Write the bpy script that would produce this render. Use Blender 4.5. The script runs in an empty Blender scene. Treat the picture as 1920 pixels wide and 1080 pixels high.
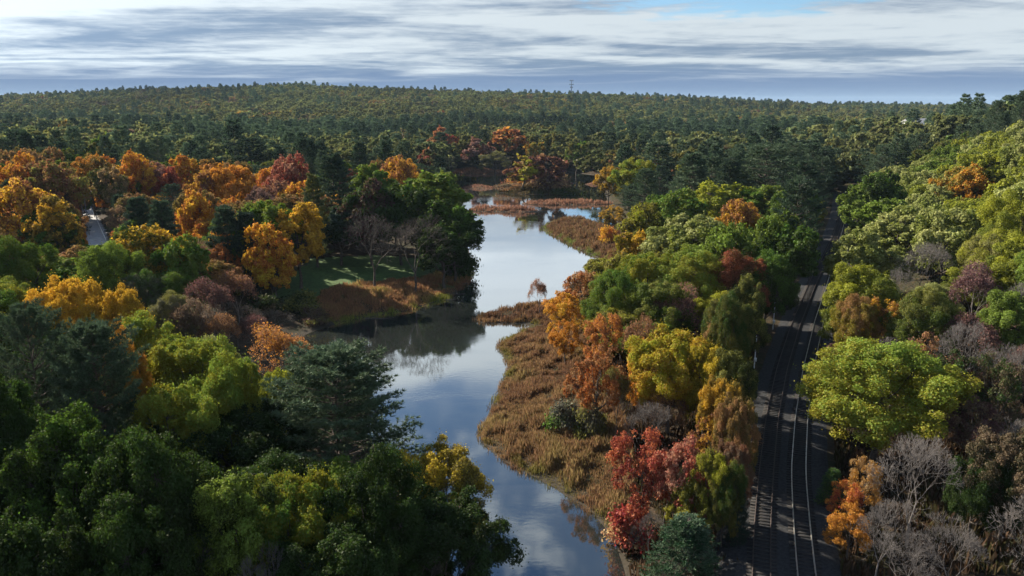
import bpy, math, random
import numpy as np
from mathutils import Vector

# ------------------------------------------------------------------ camera, sky, sun, exposure
SC = bpy.context.scene
COL = SC.collection
CAM_H, PITCH, FPX = 43.0, math.radians(13.8), 1400.0
cam_data = bpy.data.cameras.new('camera')
cam_data.sensor_width = 36.0
cam_data.lens = 36.0 * FPX / 1920.0
cam_data.clip_start, cam_data.clip_end = 0.5, 60000.0
cam = bpy.data.objects.new('camera', cam_data)
cam.location = (0, 0, CAM_H)
cam.rotation_euler = (math.pi / 2 - PITCH, 0, 0)
COL.objects.link(cam)
SC.camera = cam

SUN_AZ, SUN_EL = math.radians(-54), math.radians(31)      # azimuth from the view direction, clockwise positive
SUN_DIR = Vector((math.sin(SUN_AZ) * math.cos(SUN_EL), math.cos(SUN_AZ) * math.cos(SUN_EL), math.sin(SUN_EL)))
sun_data = bpy.data.lights.new('sun', 'SUN')
sun_data.energy, sun_data.angle, sun_data.color = 5.0, math.radians(0.6), (1.0, 0.91, 0.76)
sun = bpy.data.objects.new('sun', sun_data)
sun.rotation_euler = (-SUN_DIR).to_track_quat('-Z', 'Y').to_euler()
COL.objects.link(sun)

vs = SC.view_settings
vs.view_transform, vs.look, vs.exposure, vs.gamma = 'Standard', 'None', 1.4, 1.0
vs.use_curve_mapping = False
SC.cycles.use_denoising = True
SC.cycles.max_bounces = 6
SC.cycles.diffuse_bounces = 3
SC.cycles.glossy_bounces = 3
SC.cycles.transmission_bounces = 4
SC.cycles.volume_bounces = 0
SC.cycles.sample_clamp_indirect = 6.0
SC.cycles.caustics_reflective = False
SC.cycles.caustics_refractive = False


class NT:
    """small helper to write node trees"""
    def __init__(self, tree):
        self.t = tree
        tree.nodes.clear()
    def n(self, kind, **kw):
        nd = self.t.nodes.new(kind)
        for k, v in kw.items():
            if k.startswith('i_'):
                key = k[2:]
                key = int(key) if key.isdigit() else key.replace('_', ' ')
                if isinstance(v, bpy.types.NodeSocket):
                    self.t.links.new(v, nd.inputs[key])
                else:
                    nd.inputs[key].default_value = v
            else:
                setattr(nd, k, v)
        return nd
    def link(self, a, b):
        self.t.links.new(a, b)
    def math(self, op, a, b=None, c=None, clamp=False):
        nd = self.t.nodes.new('ShaderNodeMath')
        nd.operation, nd.use_clamp = op, clamp
        for i, v in enumerate((a, b, c)):
            if v is None: continue
            if isinstance(v, bpy.types.NodeSocket): self.t.links.new(v, nd.inputs[i])
            else: nd.inputs[i].default_value = v
        return nd.outputs[0]
    def vmath(self, op, a, b=None):
        nd = self.t.nodes.new('ShaderNodeVectorMath')
        nd.operation = op
        for i, v in enumerate((a, b)):
            if v is None: continue
            if isinstance(v, bpy.types.NodeSocket): self.t.links.new(v, nd.inputs[i])
            else: nd.inputs[i].default_value = v
        return nd
    def mix(self, fac, a, b, blend='MIX'):
        nd = self.t.nodes.new('ShaderNodeMix')
        nd.data_type, nd.blend_type, nd.clamp_factor = 'RGBA', blend, True
        for i, v in ((0, fac), (6, a), (7, b)):
            if isinstance(v, bpy.types.NodeSocket): self.t.links.new(v, nd.inputs[i])
            else: nd.inputs[i].default_value = v if i == 0 else (tuple(v) + (1,) if len(v) == 3 else v)
        return nd.outputs[2]
    def smooth(self, x, a, b, lo=0.0, hi=1.0):
        nd = self.t.nodes.new('ShaderNodeMapRange')
        nd.interpolation_type = 'SMOOTHSTEP'
        for i, v in enumerate((x, a, b, lo, hi)):
            if isinstance(v, bpy.types.NodeSocket): self.t.links.new(v, nd.inputs[i])
            else: nd.inputs[i].default_value = v
        return nd.outputs[0]
    def noise(self, vec, scale, detail=4.0, rough=0.55, dist=0.0):
        nd = self.n('ShaderNodeTexNoise')
        if vec is not None: self.t.links.new(vec, nd.inputs['Vector'])
        nd.inputs['Scale'].default_value, nd.inputs['Detail'].default_value = scale, detail
        nd.inputs['Roughness'].default_value, nd.inputs['Distortion'].default_value = rough, dist
        return nd.outputs[0]


world = bpy.data.worlds.new('World')
SC.world = world
world.use_nodes = True
w = NT(world.node_tree)
sky = w.n('ShaderNodeTexSky', sky_type='NISHITA', sun_disc=False)
sky.sun_elevation, sky.sun_rotation = SUN_EL, SUN_AZ
sky.altitude, sky.air_density, sky.dust_density, sky.ozone_density = 60, 1.0, 0.6, 1.5
tc = w.n('ShaderNodeTexCoord').outputs['Generated']
sep = w.n('ShaderNodeSeparateXYZ', i_0=tc)
ez = w.math('MAXIMUM', sep.outputs[2], 0.0)
# the cloud deck: a layer overhead seen in perspective
den = w.math('ADD', ez, 0.040)
px_ = w.math('DIVIDE', sep.outputs[0], den)
py_ = w.math('DIVIDE', sep.outputs[1], den)
pl = w.n('ShaderNodeCombineXYZ', i_0=px_, i_1=py_, i_2=3.7).outputs[0]
n_big = w.noise(pl, 0.24, 6, 0.55, 0.6)
n_mid = w.noise(w.vmath('MULTIPLY', pl, (0.55, 1.0, 1.0)).outputs[0], 0.60, 8, 0.56, 0.55)
n_fine = w.noise(pl, 2.6, 5, 0.6, 0.3)
cover = w.math('ADD', w.math('MULTIPLY', n_big, 0.75), w.math('MULTIPLY', n_fine, 0.25))
thr = w.smooth(ez, 0.22, 0.46, 0.26, 0.575)                       # closed towards the horizon, broken overhead
mask = w.smooth(w.math('SUBTRACT', cover, thr), -0.035, 0.075)
puff = w.math('MULTIPLY', w.smooth(w.noise(pl, 7.5, 5, 0.6, 0.4), 0.50, 0.64), w.smooth(ez, 0.34, 0.48, 0.0, 0.75))   # small broken cloud higher up
mask = w.math('MAXIMUM', mask, puff)
shade = w.smooth(w.math('ADD', w.math('MULTIPLY', n_mid, 0.78), w.math('MULTIPLY', n_fine, 0.22)), 0.37, 0.60)
shade = w.math('MAXIMUM', shade, w.smooth(ez, 0.12, 0.24, 0.0, 0.9))     # the deck thins and brightens overhead
uu = w.math('DIVIDE', sep.outputs[0], w.math('MAXIMUM', sep.outputs[1], 0.05))
gap = w.math('ADD', w.math('POWER', w.math('DIVIDE', w.math('SUBTRACT', uu, 0.30), 0.25), 2.0), w.math('POWER', w.math('DIVIDE', w.math('SUBTRACT', ez, 0.152), 0.048), 2.0))
gap = w.smooth(w.math('ADD', gap, w.math('MULTIPLY', w.math('SUBTRACT', n_fine, 0.5), 2.2)), 0.55, 1.25)
mask = w.math('MULTIPLY', mask, w.math('MULTIPLY_ADD', gap, 0.95, 0.05))  # a blue break in the deck
white = (6.9, 7.7, 8.2)
slate = (2.1, 3.0, 4.3)
ccol = w.mix(shade, slate, white)
dots = w.vmath('DOT_PRODUCT', tc, tuple(SUN_DIR)).outputs['Value']
glow = w.math('POWER', w.math('MAXIMUM', dots, 0.0), 5.0)
ccol = w.vmath('SCALE', ccol)
w.link(w.math('ADD', w.math('MULTIPLY_ADD', glow, 1.0, 0.96), w.smooth(ez, 0.11, 0.22, 0.0, 0.75)), ccol.inputs['Scale'])
blue = w.vmath('MULTIPLY', sky.outputs[0], (0.95, 1.25, 1.5))
skyc = w.mix(mask, blue.outputs[0], ccol.outputs[0])
# grey-blue base of the far deck just above the horizon
edge = w.math('ADD', ez, w.math('MULTIPLY', w.math('SUBTRACT', n_mid, 0.5), 0.035))
band = w.smooth(edge, 0.026, 0.050, 1.0, 0.0)
skyc = w.mix(w.math('MULTIPLY', band, 0.97), skyc, (1.30, 2.15, 3.9))
bg = w.n('ShaderNodeBackground', i_Color=skyc, i_Strength=0.0385)
w.link(bg.outputs[0], w.n('ShaderNodeOutputWorld').inputs[0])

# ------------------------------------------------------------------ helpers
CP, SP = math.cos(PITCH), math.sin(PITCH)

def ray(px, py):
    u, v = (px - 960) / FPX, (540 - py) / FPX
    return np.array([u, CP + v * SP, -SP + v * CP])

def at(px, py, z=0.0):
    d = ray(px, py)
    t = (z - CAM_H) / d[2]
    return (d[0] * t, d[1] * t)

def poly(pts, z=0.0):
    return np.array([at(x, y, z) for x, y in pts])

def inside(P, Q):
    """P (n,2) inside polygon Q"""
    x, y = P[:, 0], P[:, 1]
    r = np.zeros(len(P), bool)
    j = len(Q) - 1
    for i in range(len(Q)):
        xi, yi, xj, yj = Q[i, 0], Q[i, 1], Q[j, 0], Q[j, 1]
        c = ((yi > y) != (yj > y)) & (x < (xj - xi) * (y - yi) / (yj - yi + 1e-12) + xi)
        r ^= c
        j = i
    return r

def seg_dist(P, L, closed):
    d = np.full(len(P), 1e9)
    n = len(L)
    for i in range(n if closed else n - 1):
        a, b = L[i], L[(i + 1) % n]
        ab = b - a
        t = np.clip(((P - a) @ ab) / (ab @ ab + 1e-12), 0, 1)
        d = np.minimum(d, np.hypot(*(P - a - t[:, None] * ab).T))
    return d

def sdist(P, Q):
    d = seg_dist(P, Q, True)
    return np.where(inside(P, Q), -d, d)

def sstep(x, a, b):
    t = np.clip((x - a) / (b - a), 0, 1)
    return t * t * (3 - 2 * t)

_R = np.random.RandomState(5)
_NG = _R.rand(64, 64)
def vnoise(x, y):
    xi, yi = np.floor(x).astype(int), np.floor(y).astype(int)
    fx, fy = x - xi, y - yi
    fx, fy = fx * fx * (3 - 2 * fx), fy * fy * (3 - 2 * fy)
    g = lambda i, j: _NG[i % 64, j % 64]
    return (g(xi, yi) * (1 - fx) + g(xi + 1, yi) * fx) * (1 - fy) + (g(xi, yi + 1) * (1 - fx) + g(xi + 1, yi + 1) * fx) * fy
def fbm(x, y, o=4):
    s, a = 0, 0.5
    for k in range(o):
        s = s + a * vnoise(x * 2 ** k + 17.3 * k, y * 2 ** k + 9.1 * k)
        a *= 0.5
    return s

def mesh_np(name, V, F, mat=None, fattr=None, smooth=False):
    V, F = np.asarray(V, np.float32), np.asarray(F, np.int32)
    me = bpy.data.meshes.new(name)
    me.vertices.add(len(V)); me.vertices.foreach_set('co', V.ravel())
    k = F.shape[1]
    me.loops.add(F.size); me.loops.foreach_set('vertex_index', F.ravel())
    me.polygons.add(len(F)); me.polygons.foreach_set('loop_start', np.arange(0, F.size, k, dtype=np.int32))
    if smooth: me.polygons.foreach_set('use_smooth', np.ones(len(F), bool))
    for nm, a in (fattr or {}).items():
        a = np.asarray(a, np.float32)
        if a.ndim == 1:
            me.attributes.new(nm, 'FLOAT', 'FACE').data.foreach_set('value', a)
        else:
            me.attributes.new(nm, 'FLOAT_COLOR', 'FACE').data.foreach_set('color', np.c_[a, np.ones(len(a))].astype(np.float32).ravel())
    me.update(calc_edges=True)
    if mat is not None: me.materials.append(mat)
    return me

def link(name, me, parent=None, loc=None):
    o = bpy.data.objects.new(name, me)
    COL.objects.link(o)
    if parent: o.parent = parent
    if loc is not None: o.location = loc
    return o

def tag(o, label=None, cat=None, group=None, kind=None):
    for k, v in (('label', label), ('category', cat), ('group', group), ('kind', kind)):
        if v: o[k] = v
    return o

def prisms(P0, P1, R0, R1, k=4):
    """frustums from P0 to P1 (n,3): vertices and quads"""
    P0, P1 = np.asarray(P0, float), np.asarray(P1, float)
    R0, R1 = np.asarray(R0, float), np.asarray(R1, float)
    n = len(P0)
    d = P1 - P0
    d /= np.linalg.norm(d, axis=1, keepdims=True) + 1e-9
    ref = np.where(np.abs(d[:, 2:3]) > 0.9, np.array([[1., 0, 0]]), np.array([[0, 0, 1.]]))
    a = np.cross(d, ref); a /= np.linalg.norm(a, axis=1, keepdims=True) + 1e-9
    b = np.cross(d, a)
    th = np.arange(k) * 2 * math.pi / k
    ring = np.cos(th)[None, :, None] * a[:, None] + np.sin(th)[None, :, None] * b[:, None]
    V = np.stack([P0[:, None] + ring * R0[:, None, None], P1[:, None] + ring * R1[:, None, None]], 1)
    base = (np.arange(n) * 2 * k)[:, None]
    i = np.arange(k)
    F = np.stack([base + i, base + (i + 1) % k, base + k + (i + 1) % k, base + k + i], -1)
    return V.reshape(-1, 3), F.reshape(-1, 4)

def boxes(C, S):
    """axis-aligned boxes, centres C and half sizes S (n,3)"""
    C, S = np.atleast_2d(C).astype(float), np.atleast_2d(S).astype(float)
    cr = np.array([[x, y, z] for z in (-1, 1) for y in (-1, 1) for x in (-1, 1)], float)
    V = (C[:, None] + cr[None] * S[:, None]).reshape(-1, 3)
    f = np.array([[0, 2, 3, 1], [4, 5, 7, 6], [0, 1, 5, 4], [2, 6, 7, 3], [0, 4, 6, 2], [1, 3, 7, 5]])
    F = ((np.arange(len(C)) * 8)[:, None, None] + f[None]).reshape(-1, 4)
    return V, F

def join(*vf):
    V, F, o = [], [], 0
    for v, f in vf:
        V.append(v); F.append(np.asarray(f) + o); o += len(v)
    return np.concatenate(V), np.concatenate(F)

# ------------------------------------------------------------------ materials
def material(name):
    m = bpy.data.materials.new(name)
    m.use_nodes = True
    return m, NT(m.node_tree)

def simple(name, c, rough=0.8, noise=0.0, scale=3.0, metal=0.0, bump=0.0, spec=0.3):
    m, t = material(name)
    p = t.n('ShaderNodeBsdfPrincipled', i_Roughness=rough, i_Metallic=metal)
    p.inputs['Specular IOR Level'].default_value = spec
    oc = t.n('ShaderNodeTexCoord').outputs['Object']
    nz = t.noise(oc, scale, 6, 0.65)
    a = tuple(v * (1 - noise) for v in c); b = tuple(min(1, v * (1 + noise)) for v in c)
    t.link(t.mix(t.smooth(nz, 0.3, 0.7), a, b), p.inputs['Base Color'])
    if bump:
        bp = t.n('ShaderNodeBump', i_Strength=bump, i_Distance=0.05, i_Height=nz)
        t.link(bp.outputs[0], p.inputs['Normal'])
    t.link(p.outputs[0], t.n('ShaderNodeOutputMaterial').inputs[0])
    return m

def leaf_material(name, trans=0.38, val=0.55, gloss=0.06):
    """leaf colour comes from the tree's own two tints (each tree has its own), varied by clump and by leaf"""
    m, t = material(name)
    def tint(nm):
        return t.n('ShaderNodeAttribute', attribute_type='INSTANCER', attribute_name=nm).outputs['Color']
    cr = t.n('ShaderNodeAttribute', attribute_name='clump').outputs['Fac']
    lr = t.n('ShaderNodeAttribute', attribute_name='leafrand').outputs['Fac']
    f = t.smooth(t.math('ADD', t.math('MULTIPLY', cr, 0.8), t.math('MULTIPLY', lr, 0.3)), 0.35, 0.85)
    c = t.mix(f, tint('tint'), tint('tint2'))
    hsv = t.n('ShaderNodeHueSaturation', i_Color=c)
    t.link(t.math('MULTIPLY_ADD', t.math('ADD', lr, cr), 0.035, 0.465), hsv.inputs['Hue'])
    t.link(t.math('MULTIPLY_ADD', t.math('ADD', lr, cr), val * 0.75, 1.0 - val * 0.75), hsv.inputs['Value'])
    c = hsv.outputs[0]
    dif = t.n('ShaderNodeBsdfDiffuse', i_Color=c)
    tr = t.n('ShaderNodeBsdfTranslucent', i_Color=c)
    gl = t.n('ShaderNodeBsdfGlossy', i_Roughness=0.6, i_Color=(0.8, 0.8, 0.75, 1))
    a = t.n('ShaderNodeMixShader', i_0=trans); t.link(dif.outputs[0], a.inputs[1]); t.link(tr.outputs[0], a.inputs[2])
    b = t.n('ShaderNodeMixShader', i_0=gloss); t.link(a.outputs[0], b.inputs[1]); t.link(gl.outputs[0], b.inputs[2])
    t.link(b.outputs[0], t.n('ShaderNodeOutputMaterial').inputs[0])
    return m

M_LEAF = leaf_material('leaf', 0.40, 0.75, 0.015)
M_NEEDLE = leaf_material('needle', 0.22, 0.55, 0.02)
M_BARK = simple('bark', (0.075, 0.06, 0.05), 0.9, 0.5, 4.0)
M_GREYBARK = simple('grey_bark', (0.135, 0.118, 0.108), 0.9, 0.35, 3.0)
M_PINEBARK = simple('pine_bark', (0.085, 0.065, 0.055), 0.9, 0.5, 4.0)

# ground: leaf litter and moss, mud close to the water line, rough grass here and there
M_GROUND, t = material('forest_floor')
geo = t.n('ShaderNodeNewGeometry').outputs['Position']
sp = t.n('ShaderNodeSeparateXYZ', i_0=geo)
n1, n2, n3 = t.noise(geo, 0.07, 5, 0.6), t.noise(geo, 0.9, 6, 0.65), t.noise(geo, 6.0, 4, 0.7)
c = t.mix(t.smooth(n1, 0.4, 0.6), (0.036, 0.025, 0.016), (0.026, 0.028, 0.012))
c = t.mix(t.smooth(n2, 0.45, 0.7), c, (0.070, 0.044, 0.026))
c = t.mix(t.smooth(n3, 0.62, 0.72), c, (0.11, 0.068, 0.036))
c = t.mix(t.smooth(sp.outputs[2], 0.10, 0.45, 1.0, 0.0), c, t.mix(n2, (0.025, 0.021, 0.016), (0.075, 0.062, 0.045)))
p = t.n('ShaderNodeBsdfPrincipled', i_Base_Color=c, i_Roughness=0.95)
p.inputs['Specular IOR Level'].default_value = 0.1
bp = t.n('ShaderNodeBump', i_Strength=0.8, i_Distance=0.25, i_Height=n2)
t.link(bp.outputs[0], p.inputs['Normal'])
t.link(p.outputs[0], t.n('ShaderNodeOutputMaterial').inputs[0])

# pond water: smooth, faint wind ripple in patches
M_WATER, t = material('pond_water')
geo = t.n('ShaderNodeNewGeometry').outputs['Position']
st = t.vmath('MULTIPLY', geo, (0.55, 1.0, 1.0)).outputs[0]
nz = t.noise(st, 1.7, 4, 0.6)
patch = t.smooth(t.noise(t.vmath('MULTIPLY', geo, (0.03, 0.09, 1.0)).outputs[0], 1.0, 4, 0.6, 0.8), 0.46, 0.66)
p = t.n('ShaderNodeBsdfPrincipled', i_Base_Color=(0.016, 0.019, 0.017, 1), i_IOR=1.9)
p.inputs['Coat Weight'].default_value, p.inputs['Coat IOR'].default_value, p.inputs['Coat Roughness'].default_value = 1.0, 1.6, 0.03
t.link(t.math('MULTIPLY_ADD', patch, 0.10, 0.03), p.inputs['Roughness'])
bp = t.n('ShaderNodeBump', i_Distance=0.02, i_Height=nz)
t.link(t.math('MULTIPLY_ADD', patch, 0.34, 0.10), bp.inputs['Strength'])
t.link(bp.outputs[0], p.inputs['Normal']); t.link(bp.outputs[0], p.inputs['Coat Normal'])
t.link(p.outputs[0], t.n('ShaderNodeOutputMaterial').inputs[0])

# reeds and sedge: the blades carry their own colours
M_REED, t = material('reed_blade')
c = t.n('ShaderNodeAttribute', attribute_name='blade').outputs['Color']
dif = t.n('ShaderNodeBsdfDiffuse', i_Color=c); tr = t.n('ShaderNodeBsdfTranslucent', i_Color=c)
a = t.n('ShaderNodeMixShader', i_0=0.35); t.link(dif.outputs[0], a.inputs[1]); t.link(tr.outputs[0], a.inputs[2])
t.link(a.outputs[0], t.n('ShaderNodeOutputMaterial').inputs[0])

M_LAWN = simple('lawn_grass', (0.05, 0.09, 0.02), 0.9, 0.35, 1.2, bump=0.4)
M_BALLAST = simple('ballast_stone', (0.021, 0.021, 0.022), 0.95, 0.55, 3.2, bump=1.0)
M_SLEEPER = simple('sleeper_wood', (0.026, 0.023, 0.021), 0.9, 0.4, 2.0)
M_RAIL = simple('polished_rail', (0.62, 0.58, 0.52), 0.34, 0.12, 2.0, metal=1.0)
M_RUST = simple('rusty_rail', (0.045, 0.032, 0.028), 0.8, 0.3, 2.0)
M_ROAD = simple('asphalt', (0.34, 0.33, 0.33), 0.9, 0.2, 0.8)
M_STEEL = simple('galvanised_steel', (0.78, 0.79, 0.80), 0.5, 0.1, 2.0)
M_DARKSTEEL = simple('dark_steel', (0.05, 0.055, 0.065), 0.6, 0.2, 1.0)
M_POLE = simple('weathered_pole', (0.20, 0.19, 0.18), 0.9, 0.3, 2.0)
M_WALL = simple('white_siding', (0.75, 0.75, 0.73), 0.8, 0.06, 0.5)
M_ROOF = simple('roof_shingle', (0.30, 0.30, 0.31), 0.85, 0.15, 1.0)
M_WINDOW = simple('window_glass', (0.03, 0.035, 0.045), 0.15, 0.1, 1.0, spec=0.6)
M_EARTH = simple('bare_earth', (0.12, 0.08, 0.055), 0.95, 0.4, 0.9, bump=0.6)

# ------------------------------------------------------------------ map of the place
WATER = poly([(905, 1180), (850, 1080), (790, 980), (725, 870), (655, 770), (600, 705), (556, 665), (545, 640), (585, 622), (645, 603),
              (705, 593), (765, 582), (830, 562), (868, 538), (886, 508), (880, 475), (872, 445), (866, 410), (862, 385), (855, 360),
              (846, 335), (850, 320), (900, 317), (980, 322), (1060, 322), (1122, 330), (1130, 352), (1140, 378), (1150, 398),
              (1158, 425), (1165, 440), (1130, 425), (1098, 414), (1055, 413), (1022, 424), (1018, 432), (1052, 448), (1085, 466), (1125, 486),
              (1150, 492), (1120, 512), (1075, 535), (1045, 560), (1010, 574), (960, 577), (905, 588), (889, 598), (905, 606), (960, 606),
              (998, 609), (962, 630), (934, 650), (955, 690), (932, 740), (906, 800), (900, 826), (940, 862), (1000, 892), (1060, 928),
              (1105, 955), (1150, 1005), (1175, 1080), (1190, 1180)])
ISLANDS = [poly(q) for q in (
    [(878, 396), (882, 392), (905, 390), (955, 391), (1000, 393), (1012, 395), (985, 398), (930, 398)],
    [(975, 382), (990, 380), (1030, 379), (1090, 379), (1145, 380), (1150, 383), (1090, 385), (1030, 385), (990, 384)],
    [(935, 361), (950, 356), (970, 353), (1000, 352), (1040, 353), (1068, 356), (1082, 360), (1074, 363), (1030, 365), (965, 365)],
    [(848, 326), (850, 319), (890, 317), (935, 320), (955, 325), (920, 327), (880, 327)],
    [(868, 352), (880, 349), (905, 349), (930, 352), (915, 355), (890, 355)],
    [(1095, 346), (1105, 344), (1125, 344), (1130, 347), (1110, 348)])]
TZ = 3.35
R_TRACK = poly([(1535, 1240), (1513, 1080), (1502, 960), (1497, 880), (1503, 780), (1516, 690), (1536, 600), (1554, 545), (1569, 490), (1580, 450), (1587, 420), (1590, 395), (1590, 365)], TZ)
L_TRACK = poly([(1428, 1240), (1428, 1080), (1429, 1000), (1437, 880), (1448, 780), (1466, 690), (1491, 610), (1528, 520), (1549, 480), (1565, 446), (1574, 418), (1578, 393), (1580, 363)], TZ)
LAWN = poly([(500, 590), (520, 540), (590, 498), (700, 486), (800, 488), (872, 500), (860, 530), (800, 542), (720, 550), (650, 558), (600, 572)], 1.5)
ROAD = np.array([at(x, y, 3) for x, y in ((142, 470), (148, 432), (152, 415), (166, 402), (166, 370), (172, 370), (174, 405), (188, 425), (200, 445), (205, 470))])

def resample(L, step):
    seg = np.hypot(*np.diff(L, axis=0).T)
    s = np.r_[0, np.cumsum(seg)]
    n = int(s[-1] / step)
    # smooth with a Catmull-like moving average
    u = np.linspace(0, s[-1], n)
    P = np.c_[np.interp(u, s, L[:, 0]), np.interp(u, s, L[:, 1])]
    k = max(3, int(14 / step)) | 1
    pad = np.r_[[2 * P[0] - P[i] for i in range(k // 2, 0, -1)], P, [2 * P[-1] - P[-1 - i] for i in range(1, k // 2 + 1)]]
    ker = np.hanning(k + 2)[1:-1]; ker /= ker.sum()
    return np.c_[np.convolve(pad[:, 0], ker, 'valid'), np.convolve(pad[:, 1], ker, 'valid')]

R_LINE, L_LINE = resample(R_TRACK, 0.6), resample(L_TRACK, 0.6)
MID = np.array([(R_LINE[np.argmin(np.abs(R_LINE[:, 1] - y))] + L_LINE[np.argmin(np.abs(L_LINE[:, 1] - y))]) / 2 for y in np.arange(46, 440, 6)])

def track_x(Y):
    return np.interp(Y, MID[:, 1], MID[:, 0])

def water_d(P):
    d = sdist(P, WATER)
    for q in ISLANDS: d = np.maximum(d, -sdist(P, q))
    return d

SKYX = np.array([-400, 0, 150, 280, 420, 580, 700, 850, 1000, 1150, 1300, 1400, 1500, 1700, 1920, 2400])
SKYY = np.array([178, 184, 178, 172, 168, 163, 168, 173, 178, 181, 186, 192, 197, 199, 199, 199])

def gz(P):
    P = np.atleast_2d(P).astype(float)
    X, Y = P[:, 0], P[:, 1]
    near = (Y > 20) & (Y < 520) & (np.abs(X) < 420)
    wd = np.full(len(P), 60.0)
    if near.any(): wd[near] = water_d(P[near])
    base = 2.0 + 1.6 * (fbm(X * 0.012 + 5, Y * 0.012) - 0.5) + 2.2 * sstep(wd, 8, 60)
    # left side climbs gently away from the river
    base += 5.0 * sstep(-X - 70 - 0.1 * Y, 0, 160) * sstep(Y, 60, 160)
    # hillside right of the railway
    s = X - track_x(Y)
    base += 19.0 * sstep(s, 12, 74) * sstep(Y, 92, 150) * (1 - 0.8 * sstep(Y, 330, 620))
    td = np.full(len(P), 99.0)
    if near.any(): td[near] = seg_dist(P[near], MID, False)
    k = sstep(td, 5.5, 13)
    base = base * k + 2.95 * (1 - k)
    # far plain and ridge
    base += 9 * (fbm(X * 0.0022, Y * 0.0022 + 3) - 0.45) * sstep(Y, 500, 900)
    pxx = 960 + X / np.maximum(Y, 50) * FPX * 0.985
    want = CAM_H + 1750 * (195 - np.interp(pxx, SKYX, SKYY)) / FPX - 14
    base = np.maximum(base, 4 * sstep(Y, 420, 600) + (want - 4) * sstep(Y, 620 + 120 * fbm(X * 0.004, Y * 0.0), 1750) * (1 - 0.55 * sstep(Y, 2100, 3600)))
    base += 26 * sstep(Y, 4500, 7500) * (0.55 + 0.9 * fbm(X * 0.0005 + 2, Y * 0.0003))
    shore = np.where(wd > 0, 0.02 + 0.16 * wd, np.maximum(0.16 * wd, -1.6))
    z = np.where(wd < 14, np.minimum(shore, base), base)
    isl = np.zeros(len(P), bool)
    return z

def gz1(x, y):
    return float(gz([(x, y)])[0])

# ---- ground sheet
def lines(a, b, step, lo, hi, g=1.13):
    L = list(np.arange(a, b + .1, step))
    s, x = step, a
    left = []
    while x > lo:
        s *= g; x -= s; left.append(x)
    s, x = step, L[-1]
    right = []
    while x < hi:
        s *= g; x += s; right.append(x)
    return np.array(left[::-1] + L + right)

gx, gy = lines(-150, 190, 1.8, -16000, 16000, 1.12), lines(40, 470, 1.9, -300, 16000, 1.09)
GX, GY = np.meshgrid(gx, gy)
G = np.c_[GX.ravel(), GY.ravel()]
GZ = gz(G)
nx, ny = len(gx), len(gy)
i, j = np.meshgrid(np.arange(nx - 1), np.arange(ny - 1))
q = (j * nx + i).ravel()
tag(link('ground', mesh_np('ground', np.c_[G, GZ], np.c_[q, q + 1, q + nx + 1, q + nx], M_GROUND, smooth=True)), 'brown forest floor and wooded hills under the trees', kind='structure')
tag(link('water', mesh_np('water', [(-160, 30, 0), (140, 30, 0), (140, 520, 0), (-160, 520, 0)], [(0, 1, 2, 3)], M_WATER)), 'calm winding pond water reflecting the cloudy sky', kind='structure')

def sheet(name, Q, mat, label, dz=0.05, step=1.6):
    lo, hi = Q.min(0), Q.max(0)
    xs, ys = np.arange(lo[0], hi[0] + step, step), np.arange(lo[1], hi[1] + step, step)
    X, Y = np.meshgrid(xs, ys)
    P = np.c_[X.ravel(), Y.ravel()]
    n, m = len(xs), len(ys)
    i, j = np.meshgrid(np.arange(n - 1), np.arange(m - 1))
    q = (j * n + i).ravel()
    F = np.c_[q, q + 1, q + n + 1, q + n]
    F = F[inside(P[F].mean(1), Q)]
    return tag(link(name, mesh_np(name, np.c_[P, gz(P) + dz], F, mat, smooth=True)), label, kind='structure')

sheet('lawn', LAWN, M_LAWN, 'mown green lawn under the dark bare trees beside the river', 0.06)
sheet('road', ROAD, M_ROAD, 'pale asphalt road glimpsed between the trees at left', 0.06, 1.0)
BERM = poly([(1690, 930), (1760, 938), (1850, 962), (1930, 985), (1990, 1000), (1990, 978), (1900, 958), (1800, 935), (1720, 915)], 1.2)
sheet('path', BERM, M_EARTH, 'bare brown earth path crossing the lower right corner', 0.05, 1.0)

# ---- ballast bed and the two tracks
def sweep(L, prof, z=None):
    t = np.gradient(L, axis=0); t /= np.linalg.norm(t, axis=1, keepdims=True)
    nrm = np.c_[t[:, 1], -t[:, 0]]
    prof = np.asarray(prof, float)
    V = np.concatenate([np.c_[L + nrm * o, np.full(len(L), h)][:, None] for o, h in prof], 1)
    k, n = len(prof), len(L)
    a = (np.arange(n - 1)[:, None] * k + np.arange(k - 1)[None]).ravel()
    return V.reshape(-1, 3), np.c_[a, a + 1, a + k + 1, a + k]

BED = resample(MID, 1.5)
V, F = sweep(BED, [(-6.0, 2.6), (-4.7, 3.02), (-3.8, 3.1), (-2.2, 3.12), (-0.2, 3.1), (2.2, 3.12), (3.8, 3.1), (4.6, 3.02), (5.8, 2.6)])
V[:, 2] += 0.10 * (fbm(V[:, 0] * 1.3, V[:, 1] * 1.3) - 0.45)
tag(link('ballast_bed', mesh_np('ballast_bed', V, F, M_BALLAST, smooth=True)), 'grey crushed stone bed under the two railway tracks', kind='structure')

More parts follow.
